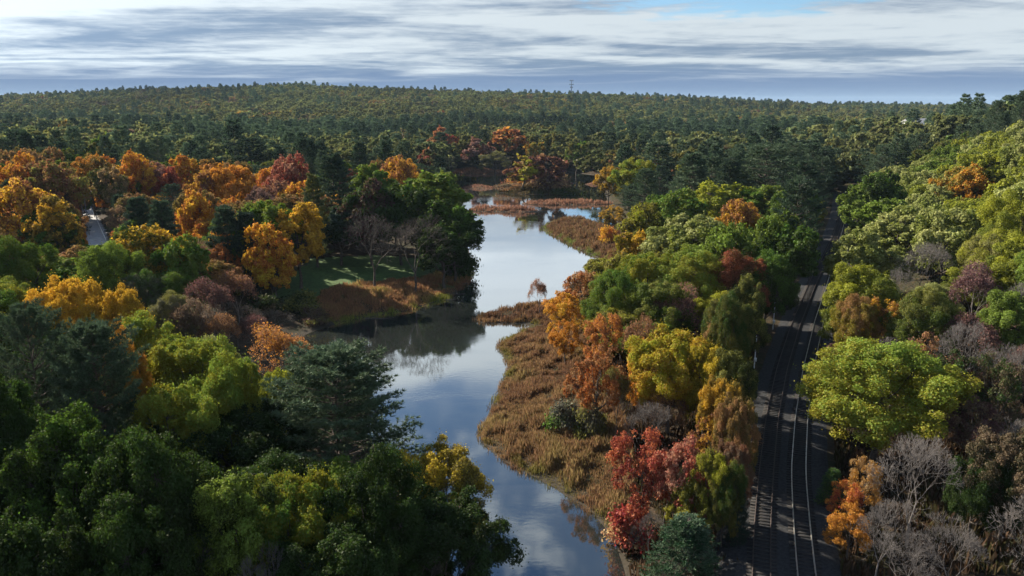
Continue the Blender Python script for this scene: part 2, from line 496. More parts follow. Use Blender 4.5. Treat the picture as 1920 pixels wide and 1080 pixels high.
SLEEPER_ME = mesh_np('sleeper', *boxes([(0, 0, 0)], [(1.3, 0.115, 0.08)]), M_SLEEPER)
def track(L, rail_mat, label):
    root = link('railway_track', None, loc=(L[0, 0], L[0, 1], 3.1))
    tag(root, label, 'railway track', 'two parallel railway tracks')
    o = np.array([L[0, 0], L[0, 1], 3.1])
    L = L[(L[:, 1] > 44)]
    for s in (-1, 1):
        c = s * 0.7525
        V, F = sweep(L[::2], [(c - 0.065, 3.19), (c - 0.02, 3.21), (c - 0.036, 3.34), (c - 0.036, 3.372), (c + 0.036, 3.372), (c + 0.036, 3.34), (c + 0.02, 3.21), (c + 0.065, 3.19)])
        link('rail', mesh_np('rail', V - o, F, rail_mat), root)
    t = np.gradient(L, axis=0)
    ang = np.arctan2(t[:, 1], t[:, 0]) - math.pi / 2
    ns = 260
    rr = np.random.RandomState(3)
    for k in range(min(ns, len(L))):
        s = link('sleeper', SLEEPER_ME, root, (L[k, 0] - o[0], L[k, 1] - o[1], 0.015 + rr.uniform(-.012, .012)))
        s.rotation_euler = (0, 0, ang[k] + rr.normal(0, 0.012))
    if len(L) > ns:
        C = np.c_[L[ns:], np.full(len(L) - ns, 3.115)] - o
        tag(link('sleeper_row', mesh_np('sleeper_row', *boxes(C, np.tile([1.2, 0.12, 0.08], (len(C), 1))), M_SLEEPER), root), kind='stuff')
track(R_LINE, M_RAIL, 'railway track with bright shiny rails, the right of the two')
track(L_LINE, M_RUST, 'dull railway track with dark rusty rails, the left of the two')

# ------------------------------------------------------------------ tree shapes
def unit(v):
    return v / (np.linalg.norm(v, axis=-1, keepdims=True) + 1e-9)

def cards(C, N, size, rng, aspect=0.62):
    """leaf sprays: rhombic faces about C, facing N"""
    n = len(C)
    N = unit(N)
    a = unit(np.cross(N, unit(rng.normal(size=(n, 3)))))
    b = np.cross(N, a)
    s = (size * rng.uniform(0.65, 1.35, n))[:, None]
    fold = N * s * 0.16
    V = np.stack([C - a * s, C - b * s * aspect + fold, C + a * s, C + b * s * aspect + fold], 1).reshape(-1, 3)
    return V, np.arange(4 * n).reshape(-1, 4)

def crown_points(rng, H, W, base, lobes, sub, leaves):
    cz, rz, rx = H * (base + (1 - base) * 0.47), H * (1 - base) * 0.53, W / 2
    k = np.arange(lobes)
    z = 1 - 1.55 * (k + 0.5) / lobes
    th = k * 2.39996 + rng.uniform(0, 6)
    r = np.sqrt(np.maximum(0, 1 - z * z))
    D = unit(np.c_[r * np.cos(th), r * np.sin(th), z] + rng.normal(0, 0.16, (lobes, 3)))
    LC = D * np.array([rx, rx, rz]) * rng.uniform(0.48, 0.72, (lobes, 1)) + [0, 0, cz]
    LR = rx * rng.uniform(0.24, 0.50, lobes)
    d = unit(rng.normal(size=(lobes, sub, 3)) + 1.0 * D[:, None] + [0, 0, 0.35])
    SCn = LC[:, None] + d * (LR[:, None, None] * rng.uniform(0.45, 1.12, (lobes, sub, 1)))
    SR = LR[:, None] * rng.uniform(0.15, 0.46, (lobes, sub))
    S, SR, SD = SCn.reshape(-1, 3), SR.ravel(), d.reshape(-1, 3)
    m = np.maximum(6, (leaves * (SR / SR.mean()) ** 1.6).astype(int))
    ix = np.repeat(np.arange(len(S)), m)
    e = unit(rng.normal(size=(len(ix), 3)) + 0.55 * SD[ix] + [0, 0, 0.35])
    P = S[ix] + e * (SR[ix] * rng.uniform(0.35, 1.12, len(ix)) ** 0.7)[:, None] * [1, 1, 0.85]
    stray = rng.rand(len(ix)) < 0.12                      # sprays that stick out of the clumps
    P = P + rng.normal(size=P.shape) * (stray * 0.028 * W)[:, None]
    N = 0.7 * e + 0.65 * rng.normal(size=e.shape) + [0, 0, 0.25]
    clump = rng.rand(len(S))
    # higher and sunnier clumps turn colour first
    hh = np.clip((S[:, 2] - H * base) / (H * (1 - base)), 0, 1)
    lobe = np.repeat(rng.rand(lobes), sub)
    clump = np.clip(0.40 * clump + 0.32 * lobe + 0.32 * hh, 0, 1)
    return P, N, clump[ix], LC, S

def limb_mesh(rng, H, LC, S, sub, r0, top):
    """trunk with limbs to the lobes and twigs to the clumps"""
    P0, P1, R0, R1 = [], [], [], []
    def add(a, b, ra, rb):
        P0.append(a); P1.append(b); R0.append(ra); R1.append(rb)
    pts = [np.array([0, 0, -0.4])]
    for k in range(1, 6):
        pts.append(np.array([rng.normal(0, 0.15), rng.normal(0, 0.15), top * k / 5]))
    for k in range(5):
        add(pts[k], pts[k + 1], r0 * (1 - 0.14 * k) * (1.25 if k == 0 else 1), r0 * (1 - 0.14 * (k + 1)))
    for q, c in enumerate(LC):
        a = pts[2] + (pts[5] - pts[2]) * rng.uniform(0.0, 1.0)
        a = a if c[2] > a[2] - 0.5 else pts[2]
        mid = (a + c) / 2 + [0, 0, -0.06 * H] + rng.normal(0, 0.25, 3)
        add(a, mid, r0 * 0.42, r0 * 0.28); add(mid, c, r0 * 0.28, r0 * 0.14)
        for s in S[q * sub:(q + 1) * sub]:
            add(c, s, r0 * 0.12, r0 * 0.03)
    return prisms(P0, P1, R0, R1, 5)

def broadleaf(seed, H, W, base=0.26, lobes=17, sub=9, leaves=170, leaf=0.27, bark=None, thin=1.0):
    rng = np.random.RandomState(seed)
    P, N, clump, LC, S = crown_points(rng, H, W, base, lobes, sub, leaves)
    keep = rng.rand(len(P)) < thin
    P, N, clump = P[keep], N[keep], clump[keep]
    V, F = cards(P, N, leaf, rng)
    crown = mesh_np('crown', V, F, M_LEAF, {'clump': clump, 'leafrand': rng.rand(len(P))})
    tv, tf = limb_mesh(rng, H, LC, S, sub, 0.021 * H, H * 0.62)
    trunk = mesh_np('trunk', tv, tf, bark or M_BARK, smooth=True)
    return dict(H=H, W=W, parts=[('trunk', trunk), ('crown', crown)])

def pine(seed, H, W, base=0.2, step=0.85, nb=5, twigs=9, tufts=4, blades=9, blade=0.42, width=0.055, conic=0.0, rise=0.28):
    rng = np.random.RandomState(seed)
    P0, P1, R0, R1 = [], [], [], []
    r0 = 0.017 * H
    zs = np.linspace(-0.4, H * 0.98, 9)
    for k in range(8):
        P0.append((0, 0, zs[k])); P1.append((0, 0, zs[k + 1]))
        R0.append(r0 * (1 - k / 8.3)); R1.append(r0 * (1 - (k + 1) / 8.3))
    TP, TD, TC = [], [], []
    cdroop = max(conic, 0.0)
    z = H * base
    while z < H * 0.985:
        f = (z - H * base) / (H * (1 - base))
        pro_a = (math.sin(math.pi * min(1, (f + 0.22) * 0.78)) ** 0.8)
        pro_c = (1 - f) ** 0.85
        if conic < 0:                                  # old spreading pine: broad, uneven, round-topped
            L0 = W / 2 * (1 - f ** 2.6) ** 0.75 * (0.84 + 0.16 * math.sin(9 * f + seed)) + 0.3
        else:
            L0 = W / 2 * ((1 - conic) * pro_a + conic * pro_c) + 0.25
        off = rng.uniform(0, 6.28)
        for b in range(nb):
            az = off + b * 6.283 / nb + rng.normal(0, 0.22)
            L = L0 * rng.uniform(0.62, 1.15)
            el = rise * (0.2 + 1.3 * f) + rng.normal(0, 0.10)
            o = np.array([0, 0, z + rng.normal(0, 0.15)])
            h = np.array([math.cos(az), math.sin(az), 0])
            nseg = 4
            pts = [o + h * L * s * math.cos(el) + np.array([0, 0, L * (math.sin(el) * s + 0.14 * s * s - 0.10 * cdroop * s)]) for s in np.linspace(0, 1, nseg + 1)]
            rb = 0.011 * L + 0.015
            for k in range(nseg):
                P0.append(pts[k]); P1.append(pts[k + 1]); R0.append(rb * (1 - k / nseg) + .008); R1.append(rb * (1 - (k + 1) / nseg) + .006)
            cl = rng.rand()
            for k in range(twigs):
                s = 0.22 + 0.78 * (k + rng.uniform(0.2, 0.8)) / twigs
                q = s * nseg
                i0 = min(nseg - 1, int(q))
                p = pts[i0] + (pts[i0 + 1] - pts[i0]) * (q - i0)
                side = 1 if k % 2 else -1
                a2 = az + side * rng.uniform(0.45, 1.0) * (1.15 - 0.5 * s)
                tl = L * 0.36 * (1.12 - s) + 0.45
                td = np.array([math.cos(a2), math.sin(a2), 0.18 + 0.22 * rng.rand() - 0.25 * cdroop])
                P0.append(p); P1.append(p + td * tl); R0.append(0.016); R1.append(0.006)
                for u in range(tufts):
                    TP.append(p + td * tl * (u + 1) / tufts + rng.normal(0, 0.06, 3))
                    TD.append(td * 0.55 + np.array([0, 0, 0.55 - 0.45 * cdroop]))
                    TC.append(0.55 * cl + 0.3 * rng.rand() + 0.15 * f)
        z += step * rng.uniform(0.75, 1.25) * (1.0 - 0.25 * f)
    TP, TD, TC = np.array(TP), np.array(TD), np.array(TC)
    ix = np.repeat(np.arange(len(TP)), blades)
    d = unit(unit(TD[ix]) * 0.75 + rng.normal(0, 0.62, (len(ix), 3)))
    side = unit(np.cross(d, rng.normal(size=d.shape)))
    L = blade * rng.uniform(0.6, 1.25, len(ix))[:, None]
    b = TP[ix]
    V = np.stack([b - side * width, b + d * L, b + side * width + d * L * 0.15], 1).reshape(-1, 3)
    F = np.arange(len(V)).reshape(-1, 3)
    crown = mesh_np('crown', V, F, M_NEEDLE, {'clump': TC[ix], 'leafrand': rng.rand(len(ix))})
    tv, tf = prisms(P0, P1, R0, R1, 4)
    trunk = mesh_np('trunk', tv, tf, M_PINEBARK, smooth=True)
    return dict(H=H, W=W, parts=[('trunk', trunk), ('crown', crown)])

def bare(seed, H, spread=0.62, depth=7, bark=None, leafy=0, leaf=0.16, thick=1.0):
    rng = np.random.RandomState(seed)
    segs, tips = [], []
    def grow(p, d, L, r, lev):
        n = 2
        for k in range(n):
            d = unit(d + rng.normal(0, 0.10, 3) + np.array([0, 0, 0.07]))
            q = p + d * L / n
            segs.append((p, q, r, r * 0.86)); p, r = q, r * 0.86
        if lev == 0:
            tips.append((p, d)); return
        kids = 2 if rng.rand() < 0.50 else 3
        off = rng.uniform(0, 6.28)
        a = unit(np.cross(d, [0.3, 0.5, 0.2])); b = np.cross(d, a)
        for c in range(kids):
            th = off + c * 6.283 / kids + rng.normal(0, 0.3)
            s = spread * rng.uniform(0.55, 1.25)
            nd = unit(d + s * (math.cos(th) * a + math.sin(th) * b))
            grow(p, nd, L * rng.uniform(0.66, 0.86), r * (0.74 if kids == 2 else 0.64), lev - 1)
    grow(np.array([0, 0, -0.3]), np.array([0, 0, 1.0]), H * 0.22, 0.017 * H * thick, depth)
    P0, P1, R0, R1 = map(np.array, zip(*segs))
    top = P1[:, 2].max(); Wd = np.percentile(np.hypot(P1[:, 0], P1[:, 1]), 97) * 2
    R0, R1 = np.maximum(R0, 0.013), np.maximum(R1, 0.009)
    big = R0 > 0.05
    parts = []
    tv, tf = prisms(P0[big], P1[big], R0[big], R1[big], 6)
    parts.append(('trunk', mesh_np('trunk', tv, tf, bark or M_GREYBARK, smooth=True)))
    tv, tf = prisms(P0[~big], P1[~big], R0[~big], R1[~big], 3)
    parts.append(('twigs', mesh_np('twigs', tv, tf, bark or M_GREYBARK)))
    if leafy:
        T = np.array([p for p, d in tips])
        ix = rng.randint(0, len(T), leafy)
        P = T[ix] + rng.normal(0, 0.28, (leafy, 3)) - np.array([0, 0, 1]) * rng.rand(leafy)[:, None] * 0.3
        cv, cf = cards(P, rng.normal(size=P.shape) + [0, 0, .5], leaf, rng)
        hh = np.clip(P[:, 2] / top, 0, 1)
        parts.append(('crown', mesh_np('crown', cv, cf, M_LEAF, {'clump': np.clip(0.5 * rng.rand(len(T))[ix] + 0.5 * hh, 0, 1), 'leafrand': rng.rand(leafy)})))
    return dict(H=top, W=Wd, parts=parts)

def shrub(seed, H, W, leaf=0.14, n=3600, bark=None, twig=140):
    rng = np.random.RandomState(seed)
    k = 34
    d = unit(rng.normal(size=(k, 3)) * [1, 1, 0.7] + [0, 0, 0.45])
    d[:, 2] = np.abs(d[:, 2])
    S = d * np.array([W / 2, W / 2, H]) * rng.uniform(0.45, 0.92, (k, 1)) + [0, 0, 0.1 * H]
    ix = rng.randint(0, k, n)
    P = S[ix] + rng.normal(0, 1, (n, 3)) * np.array([W * .10, W * .10, H * .10])
    P[:, 2] = np.abs(P[:, 2])
    V, F = cards(P, rng.normal(size=P.shape) * .7 + unit(P), leaf, rng)
    crown = mesh_np('crown', V, F, M_LEAF, {'clump': rng.rand(k)[ix], 'leafrand': rng.rand(n)})
    jx = rng.randint(0, k, twig)
    tipz = S[jx] + rng.normal(0, 0.14, (twig, 3)) * [W, W, H]
    tipz[:, 2] = np.abs(tipz[:, 2]) + 0.1
    base = rng.normal(0, 0.06 * W, (twig, 3)) * [1, 1, 0]
    mid = (base + tipz) / 2 + [0, 0, 0.12 * H]
    tv, tf = prisms(np.r_[base, mid], np.r_[mid, tipz], np.r_[np.full(twig, .025), np.full(twig, .018)], np.r_[np.full(twig, .018), np.full(twig, .008)], 3)
    return dict(H=H, W=W, parts=[('stems', mesh_np('stems', tv, tf, bark or M_GREYBARK)), ('crown', crown)])

LIB = {
    'dec0': [broadleaf(11, 16, 14, 0.22, 18, 20, 235, 0.118), broadleaf(12, 16, 13, 0.2, 21, 17, 235, 0.118), broadleaf(13, 16, 15, 0.22, 16, 22, 235, 0.118), broadleaf(14, 17, 12, 0.18, 20, 18, 220, 0.118)],
    'dec1': [broadleaf(21, 16, 13, 0.2, 16, 14, 74, 0.27), broadleaf(22, 16, 14, 0.22, 18, 13, 74, 0.27), broadleaf(23, 17, 12, 0.18, 17, 13, 72, 0.27), broadleaf(24, 15, 14, 0.2, 14, 15, 74, 0.27)],
    'dec2': [broadleaf(31, 15, 13, 0.2, 10, 7, 26, 0.70), broadleaf(32, 15, 14, 0.2, 9, 8, 25, 0.70), broadleaf(33, 16, 12, 0.2, 11, 7, 25, 0.70)],
    'thin0': [broadleaf(41, 13, 10, 0.2, 15, 13, 66, 0.15), broadleaf(42, 13, 11, 0.22, 13, 14, 60, 0.15), broadleaf(43, 13, 10, 0.15, 18, 10, 66, 0.15)],
    'pine0': [pine(51, 20, 14, 0.18, 0.85, 6, 11, 4, 12, 0.42, 0.045, -0.9, 0.5), pine(52, 20, 15, 0.22, 1.0, 5, 11, 4, 12, 0.40, 0.045, -0.9, 0.5)],
    'pine1': [pine(61, 22, 11, 0.2, 1.0, 5, 8, 3, 7, 0.58, 0.09), pine(62, 22, 12, 0.16, 1.0, 5, 8, 3, 7, 0.58, 0.09, 0.4), pine(63, 22, 10, 0.15, 1.0, 5, 8, 3, 7, 0.56, 0.09, 0.6)],
    'pine2': [pine(71, 21, 10, 0.2, 1.7, 5, 5, 2, 6, 1.05, 0.2, 0.35), pine(72, 21, 11, 0.15, 1.7, 5, 5, 2, 6, 1.05, 0.2, 0.6)],
    'cone0': [pine(81, 9, 5.5, 0.03, 0.42, 6, 7, 4, 9, 0.26, 0.035, 0.85, 0.2)],
    'bare': [bare(91, 12, 0.6, 8, None, 0, 0.1, 0.8), bare(92, 12, 0.7, 8, None, 0, .1, 0.8), bare(93, 12, 0.55, 8, None, 0, .1, 0.8)],
    'darkbare': [bare(94, 13, 0.6, 8, M_BARK, 0, .1, 0.9), bare(95, 13, 0.7, 8, M_BARK, 0, .1, 0.9)],
    'wisp': [bare(96, 12, 0.6, 7, None, 6500, 0.13, 0.8), bare(97, 12, 0.66, 7, None, 5600, 0.13, 0.8)],
    'shrub': [shrub(101, 2.6, 4.0), shrub(102, 2.4, 4.4, n=3000)],
}

# ------------------------------------------------------------------ planting
PAL = dict(
    green=(0.070, 0.115, 0.013), lgreen=(0.155, 0.195, 0.026), dgreen=(0.030, 0.051, 0.008), shadegreen=(0.019, 0.034, 0.005), ygreen=(0.245, 0.230, 0.017),  # shadegreen: shade put into the leaf colour of near crowns
    pale=(0.27, 0.26, 0.095), olive=(0.145, 0.130, 0.028), yellow=(0.46, 0.30, 0.025), gold=(0.48, 0.240, 0.024),
    orange=(0.43, 0.150, 0.030), rust=(0.25, 0.110, 0.052), brown=(0.145, 0.092, 0.060), red=(0.33, 0.076, 0.040),
    crimson=(0.195, 0.042, 0.028), pink=(0.27, 0.120, 0.085), mauve=(0.15, 0.078, 0.074), tan=(0.30, 0.18, 0.095),
    pine=(0.060, 0.094, 0.044), bpine=(0.084, 0.118, 0.066), dpine=(0.028, 0.048, 0.032), grey=(0.15, 0.145, 0.10),
    cone=(0.022, 0.066, 0.026), maroon=(0.115, 0.046, 0.048), folive=(0.112, 0.112, 0.036), fgreen=(0.092, 0.108, 0.036))
GREENS = {'shadegreen', 'folive', 'fgreen', 'green', 'lgreen', 'dgreen', 'ygreen', 'pale', 'olive', 'grey'}
NAMES = dict(dec='green_tree', thin='green_tree', pine='pine_tree', cone='conifer_tree', bare='bare_tree', darkbare='bare_tree', wisp='autumn_tree', shrub='shrub')
CATS = dict(dec='tree', thin='tree', pine='pine tree', cone='conifer', bare='bare tree', darkbare='bare tree', wisp='tree', shrub='shrub')
PLANTED = []          # x, y, radius

def pick(kind, y, PR):
    if kind == 'dec': key = 'dec0' if y < 135 else ('dec1' if y < 330 else 'dec2')
    elif kind == 'pine': key = 'pine0' if y < 130 else ('pine1' if y < 330 else 'pine2')
    elif kind == 'thin': key = 'thin0'
    elif kind == 'cone': key = 'cone0'
    else: key = kind
    L = LIB[key]
    return L[PR.randint(len(L))]

def plant(kind, x, y, h, wid, c1, c2, label, group=None, z=None):
    PR = np.random.RandomState((int(x * 100) * 73856093 ^ int(y * 100) * 19349663) % (2 ** 31))
    T = pick(kind, y, PR)
    z = gz1(x, y) if z is None else z
    root = link('autumn_tree' if kind in ('dec', 'thin') and c1 not in GREENS else NAMES[kind], None, loc=(x, y, z - 0.05))
    root.rotation_euler = (0, 0, PR.uniform(0, 6.28))
    s = wid / T['W']
    root.scale = (s, s, h / T['H'])
    tag(root, label, CATS[kind], group)
    v = PR.uniform(0.88, 1.12)
    for nm, me in T['parts']:
        o = link(nm, me, root)
        if nm == 'crown':
            o['tint'] = [a * v for a in PAL[c1]]; o['tint2'] = [a * v for a in PAL[c2]]
    PLANTED.append((x, y, wid / 2))
    return root

def solve(px, py, h):
    d = ray(px, py)
    t = np.arange(30, 1500, 0.5)
    P = np.c_[d[0] * t, d[1] * t]
    g = CAM_H + d[2] * t - gz(P) - h
    k = np.argmax(g < 0)
    return P[k, 0], P[k, 1], t[k]

# trees one can name in the photograph: kind, x, y of the top and crown width in photograph pixels, height in metres, tints, label
TREES = [
 # left foreground; shade and lit sprays of the lower trees put into their tints
 ('pine', 625, 666, 370, 18, 'pine', 'bpine', 'broad blue-green pine standing against the water in the left foreground'),
 ('pine', 45, 582, 210, 21, 'bpine', 'pine', 'blue-green pine at the left picture edge beside the golden trees'),
 ('pine', 170, 622, 250, 20, 'pine', 'bpine', 'dark blue-green pine below the pair of golden trees'),
 ('dec', 122, 512, 140, 18, 'yellow', 'gold', 'golden yellow tree, left of the pair above the foreground pines'),
 ('dec', 212, 530, 115, 17, 'yellow', 'gold', 'golden yellow tree, right of the pair above the foreground pines'),
 ('dec', 70, 572, 90, 14, 'orange', 'yellow', 'small orange tree at the foot of the golden pair'),
 ('dec', 262, 588, 175, 17, 'ygreen', 'lgreen', 'yellow-green tree just below the right golden tree'),
 ('dec', 348, 624, 170, 16, 'ygreen', 'lgreen', 'yellow-green tree in the middle of the group behind the foreground pines'),
 ('dec', 218, 634, 100, 17, 'ygreen', 'orange', 'yellow-green tree with orange patches beside the dark foreground pine'),
 ('dec', 425, 672, 160, 16, 'ygreen', 'lgreen', 'yellow-green tree left of the broad foreground pine'),
 ('dec', 400, 640, 90, 13, 'lgreen', 'pale', 'pale green tree behind the yellow-green foreground trees'),
 ('wisp', 508, 608, 140, 11, 'tan', 'orange', 'thin tan-orange half-bare tree at the edge of the dark cove'),
 ('dec', 512, 688, 110, 13, 'lgreen', 'ygreen', 'bright green tree just behind the broad foreground pine'),
 ('dec', 322, 712, 190, 16, 'ygreen', 'lgreen', 'bright yellow-green tree in the left foreground between two pines'),
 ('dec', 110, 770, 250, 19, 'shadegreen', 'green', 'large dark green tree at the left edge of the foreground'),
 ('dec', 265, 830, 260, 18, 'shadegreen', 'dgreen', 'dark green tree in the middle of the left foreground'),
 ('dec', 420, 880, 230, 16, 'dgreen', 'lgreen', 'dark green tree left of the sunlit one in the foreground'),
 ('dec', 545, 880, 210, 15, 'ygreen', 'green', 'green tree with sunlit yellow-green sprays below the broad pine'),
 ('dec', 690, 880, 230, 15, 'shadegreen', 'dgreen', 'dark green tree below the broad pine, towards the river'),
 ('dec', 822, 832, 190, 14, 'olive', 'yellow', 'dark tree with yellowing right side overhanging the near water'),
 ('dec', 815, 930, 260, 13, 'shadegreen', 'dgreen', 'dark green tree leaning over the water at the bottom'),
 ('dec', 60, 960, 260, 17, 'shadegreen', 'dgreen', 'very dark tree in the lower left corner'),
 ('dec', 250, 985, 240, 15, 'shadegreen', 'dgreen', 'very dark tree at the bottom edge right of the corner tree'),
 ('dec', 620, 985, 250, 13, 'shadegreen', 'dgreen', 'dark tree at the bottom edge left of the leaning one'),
 ('dec', -60, 690, 220, 20, 'shadegreen', 'dgreen', 'dark green tree cut by the left picture edge'),
 ('bare', 385, 1012, 150, 12, 'grey', 'grey', 'bare grey tree top at the bottom edge, left of two'),
 ('bare', 510, 1018, 150, 12, 'grey', 'grey', 'bare grey tree top at the bottom edge, right of two'),
 # left, middle distance
 ('dec', 40, 452, 130, 16.9, 'lgreen', 'green', 'fresh green tree at the left edge above the golden pair'),
 ('dec', 120, 486, 150, 12, 'lgreen', 'green', 'fresh green tree directly above the left golden tree'),
 ('dec', 195, 462, 120, 15.8, 'green', 'lgreen', 'fresh green tree hiding the near end of the road'),
 ('dec', 275, 432, 150, 16.9, 'green', 'gold', 'green tree with golden orange top right of the road'),
 ('dec', 335, 452, 110, 15.8, 'lgreen', 'green', 'bright green tree right of the golden-topped green one'),
 ('dec', 25, 345, 130, 21.1, 'rust', 'gold', 'orange-brown tree at the left edge in the middle distance'),
 ('dec', 90, 365, 100, 19.8, 'olive', 'gold', 'olive and orange tree left of the road'),
 ('dec', 95, 310, 110, 21.1, 'rust', 'olive', 'rusty brown tree behind the olive one left of the road'),
 ('dec', 92, 405, 110, 14.8, 'dgreen', 'green', 'dark green tree left of the pale road'),
 ('dec', 130, 412, 50, 11.6, 'gold', 'orange', 'small orange tree at the left kerb of the road'),
 ('cone', 122, 350, 66, 14, 'dpine', 'dpine', 'dark round conifer left of the road poles'),
 ('cone', 196, 336, 40, 12, 'dpine', 'dpine', 'narrow dark conifer right of the road'),
 ('cone', 222, 366, 50, 12, 'dpine', 'pine', 'dark conifer beside the guard rail'),
 ('cone', 255, 372, 75, 17.5, 'dpine', 'pine', 'dark conifer below the bright green column tree'),
 ('cone', 300, 378, 80, 17.5, 'dpine', 'pine', 'dark conifer, left of two under the orange row'),
 ('cone', 420, 390, 90, 18.8, 'dpine', 'pine', 'dark conifer, right of two under the orange row'),
 ('cone', 460, 400, 80, 17.5, 'dpine', 'dpine', 'dark conifer beside the tall yellow tree'),
 ('dec', 248, 338, 44, 13, 'green', 'lgreen', 'narrow bright green tree in front of the orange row'),
 ('thin', 220, 385, 56, 10.6, 'brown', 'tan', 'round brown tree right of the guard rail'),
 ('dec', 165, 298, 80, 19.8, 'olive', 'orange', 'olive and orange tree at the left end of the orange row'),
 ('dec', 200, 312, 60, 18.5, 'green', 'tan', 'tan and green tree second from the left in the orange row'),
 ('dec', 252, 293, 75, 21.1, 'orange', 'gold', 'orange-tan tree in the orange row behind the green column tree'),
 ('thin', 292, 293, 80, 21.1, 'mauve', 'rust', 'brownish red tree in the middle of the orange row'),
 ('dec', 318, 318, 52, 17.2, 'crimson', 'red', 'deep red tree in the middle of the orange row'),
 ('dec', 345, 288, 70, 21.1, 'orange', 'gold', 'bright orange tree behind the deep red one'),
 ('dec', 392, 297, 80, 19.8, 'olive', 'orange', 'olive and orange tree right of the bright orange one'),
 ('dec', 432, 318, 90, 19.8, 'gold', 'orange', 'yellow-orange tree near the right end of the orange row'),
 ('dec', 385, 325, 80, 18.5, 'rust', 'gold', 'rust and gold tree in front of the orange row'),
 ('dec', 360, 364, 75, 17.2, 'orange', 'gold', 'vivid orange tree standing forward of the orange row'),
 ('shrub', 316, 408, 42, 5, 'crimson', 'mauve', 'crimson bush among green trees below the vivid orange tree'),
 ('dec', 435, 275, 44, 19, 'lgreen', 'green', 'bright green tree touching the pine above the orange row'),
 ('pine', 468, 262, 85, 23, 'pine', 'dpine', 'dark pine rising above the right end of the orange row'),
 ('dec', 545, 296, 80, 22.4, 'red', 'pink', 'red tree left of the tall dark pine'),
 ('thin', 515, 330, 80, 18.5, 'mauve', 'rust', 'dull reddish tree below the red one'),
 ('thin', 480, 345, 70, 17.2, 'brown', 'mauve', 'grey-brown thin tree right of the yellow-orange one'),
 ('dec', 255, 408, 80, 12.6, 'olive', 'green', 'olive tree below the round brown tree'),
 ('dec', 553, 378, 110, 20, 'yellow', 'gold', 'tall yellow tree with orange shoulders and dark trunk on the left bank'),
 ('dec', 500, 418, 90, 17, 'orange', 'gold', 'orange tree leaning on the left of the tall yellow tree'),
 ('dec', 512, 472, 80, 11, 'gold', 'yellow', 'low golden tree under the tall yellow tree'),
 ('dec', 460, 440, 60, 12.6, 'grey', 'green', 'grey-green tree left of the orange bank tree'),
 ('thin', 410, 450, 62, 12.6, 'orange', 'rust', 'orange-red thin tree among dark bare ones on the left bank'),
 ('wisp', 368, 446, 66, 13, 'rust', 'brown', 'rusty half-bare tree beside the bright green trees'),
 ('wisp', 440, 505, 90, 11, 'mauve', 'rust', 'dull red half-bare tree in the shade by the cove'),
 ('wisp', 392, 520, 110, 12, 'brown', 'maroon', 'dark brown half-bare tree in the shade left of the cove'),
 ('darkbare', 440, 560, 110, 9, 'grey', 'grey', 'dark leafless tree at the head of the cove'),
 ('wisp', 350, 560, 90, 11, 'brown', 'brown', 'brown half-bare tree behind the yellow-green foreground trees'),
 ('dec', 262, 512, 90, 12, 'grey', 'green', 'grey-green tree between the golden pair and the bright green tree'),
 ('dec', 318, 552, 80, 11, 'grey', 'olive', 'grey-green tree right of the golden pair'),
 ('wisp', 470, 588, 90, 7, 'brown', 'maroon', 'low brown half-bare tree on the mud of the cove'),
 ('darkbare', 515, 575, 80, 6, 'grey', 'grey', 'small dark leafless tree at the water of the cove'),
 ('shrub', 585, 580, 60, 2.5, 'brown', 'olive', 'low brown shrub on the cove shore left of the reeds'),
 ('wisp', 410, 590, 90, 8, 'brown', 'rust', 'brown half-bare tree left of the thin tan-orange one'),
 ('shrub', 500, 552, 80, 4, 'dgreen', 'brown', 'dark shrub on the cove bank under the yellow tree'),
 ('shrub', 560, 548, 70, 4, 'dgreen', 'olive', 'dark shrub at the left end of the reed bank'),
 ('pine', 622, 292, 115, 26, 'pine', 'dpine', 'tall dark pine standing between the red tree and the lawn trees'),
 ('pine', 585, 330, 70, 23, 'pine', 'olive', 'dark pine leaning on the tall one left of the lawn'),
 ('thin', 655, 318, 60, 17, 'maroon', 'crimson', 'dark red thin tree right of the tall dark pine'),
 ('dec', 700, 305, 95, 24, 'lgreen', 'green', 'bright green tree top behind the lawn trees'),
 ('dec', 752, 302, 80, 23, 'rust', 'gold', 'orange-brown tree top behind the lawn trees'),
 ('dec', 806, 318, 170, 24, 'lgreen', 'green', 'big sunlit green tree above the dark bank by the river'),
 ('dec', 842, 372, 120, 20, 'dgreen', 'green', 'dark tree under the big sunlit green one at the river'),
 ('thin', 852, 400, 110, 17, 'dgreen', 'dgreen', 'dark thin-leaved tree overhanging the river bend'),
 ('dec', 690, 345, 100, 21, 'maroon', 'dgreen', 'dark maroon tree behind the bare lawn trees'),
 ('dec', 748, 358, 130, 19.5, 'dgreen', 'dgreen', 'dark green tree behind the bare lawn trees'),
 ('dec', 634, 386, 90, 15.5, 'dgreen', 'dpine', 'dark tree between the tall yellow tree and the lawn'),
 ('darkbare', 697, 390, 150, 19, 'grey', 'grey', 'dark leafless tree on the lawn, left of two'),
 ('darkbare', 774, 394, 150, 19, 'grey', 'grey', 'dark leafless tree on the lawn, right of two'),
 ('shrub', 858, 468, 75, 7, 'dgreen', 'dgreen', 'dark shrub at the river end of the lawn'),
 ('dec', 830, 424, 100, 15, 'dgreen', 'dgreen', 'low dark tree at the river end of the lawn'),
 # head of the pond
 ('dec', 830, 243, 62, 23, 'red', 'rust', 'red tree at the far left end of the pond'),
 ('dec', 895, 262, 70, 19, 'rust', 'mauve', 'rusty tree behind the far end of the pond'),
 ('dec', 950, 244, 80, 23, 'rust', 'orange', 'large rust-orange tree behind the far end of the pond'),
 ('dec', 1003, 262, 40, 20, 'gold', 'olive', 'narrow yellowish tree right of the far rust-orange tree'),
 ('thin', 928, 284, 66, 15, 'grey', 'olive', 'grey-green round tree on the far shore of the pond'),
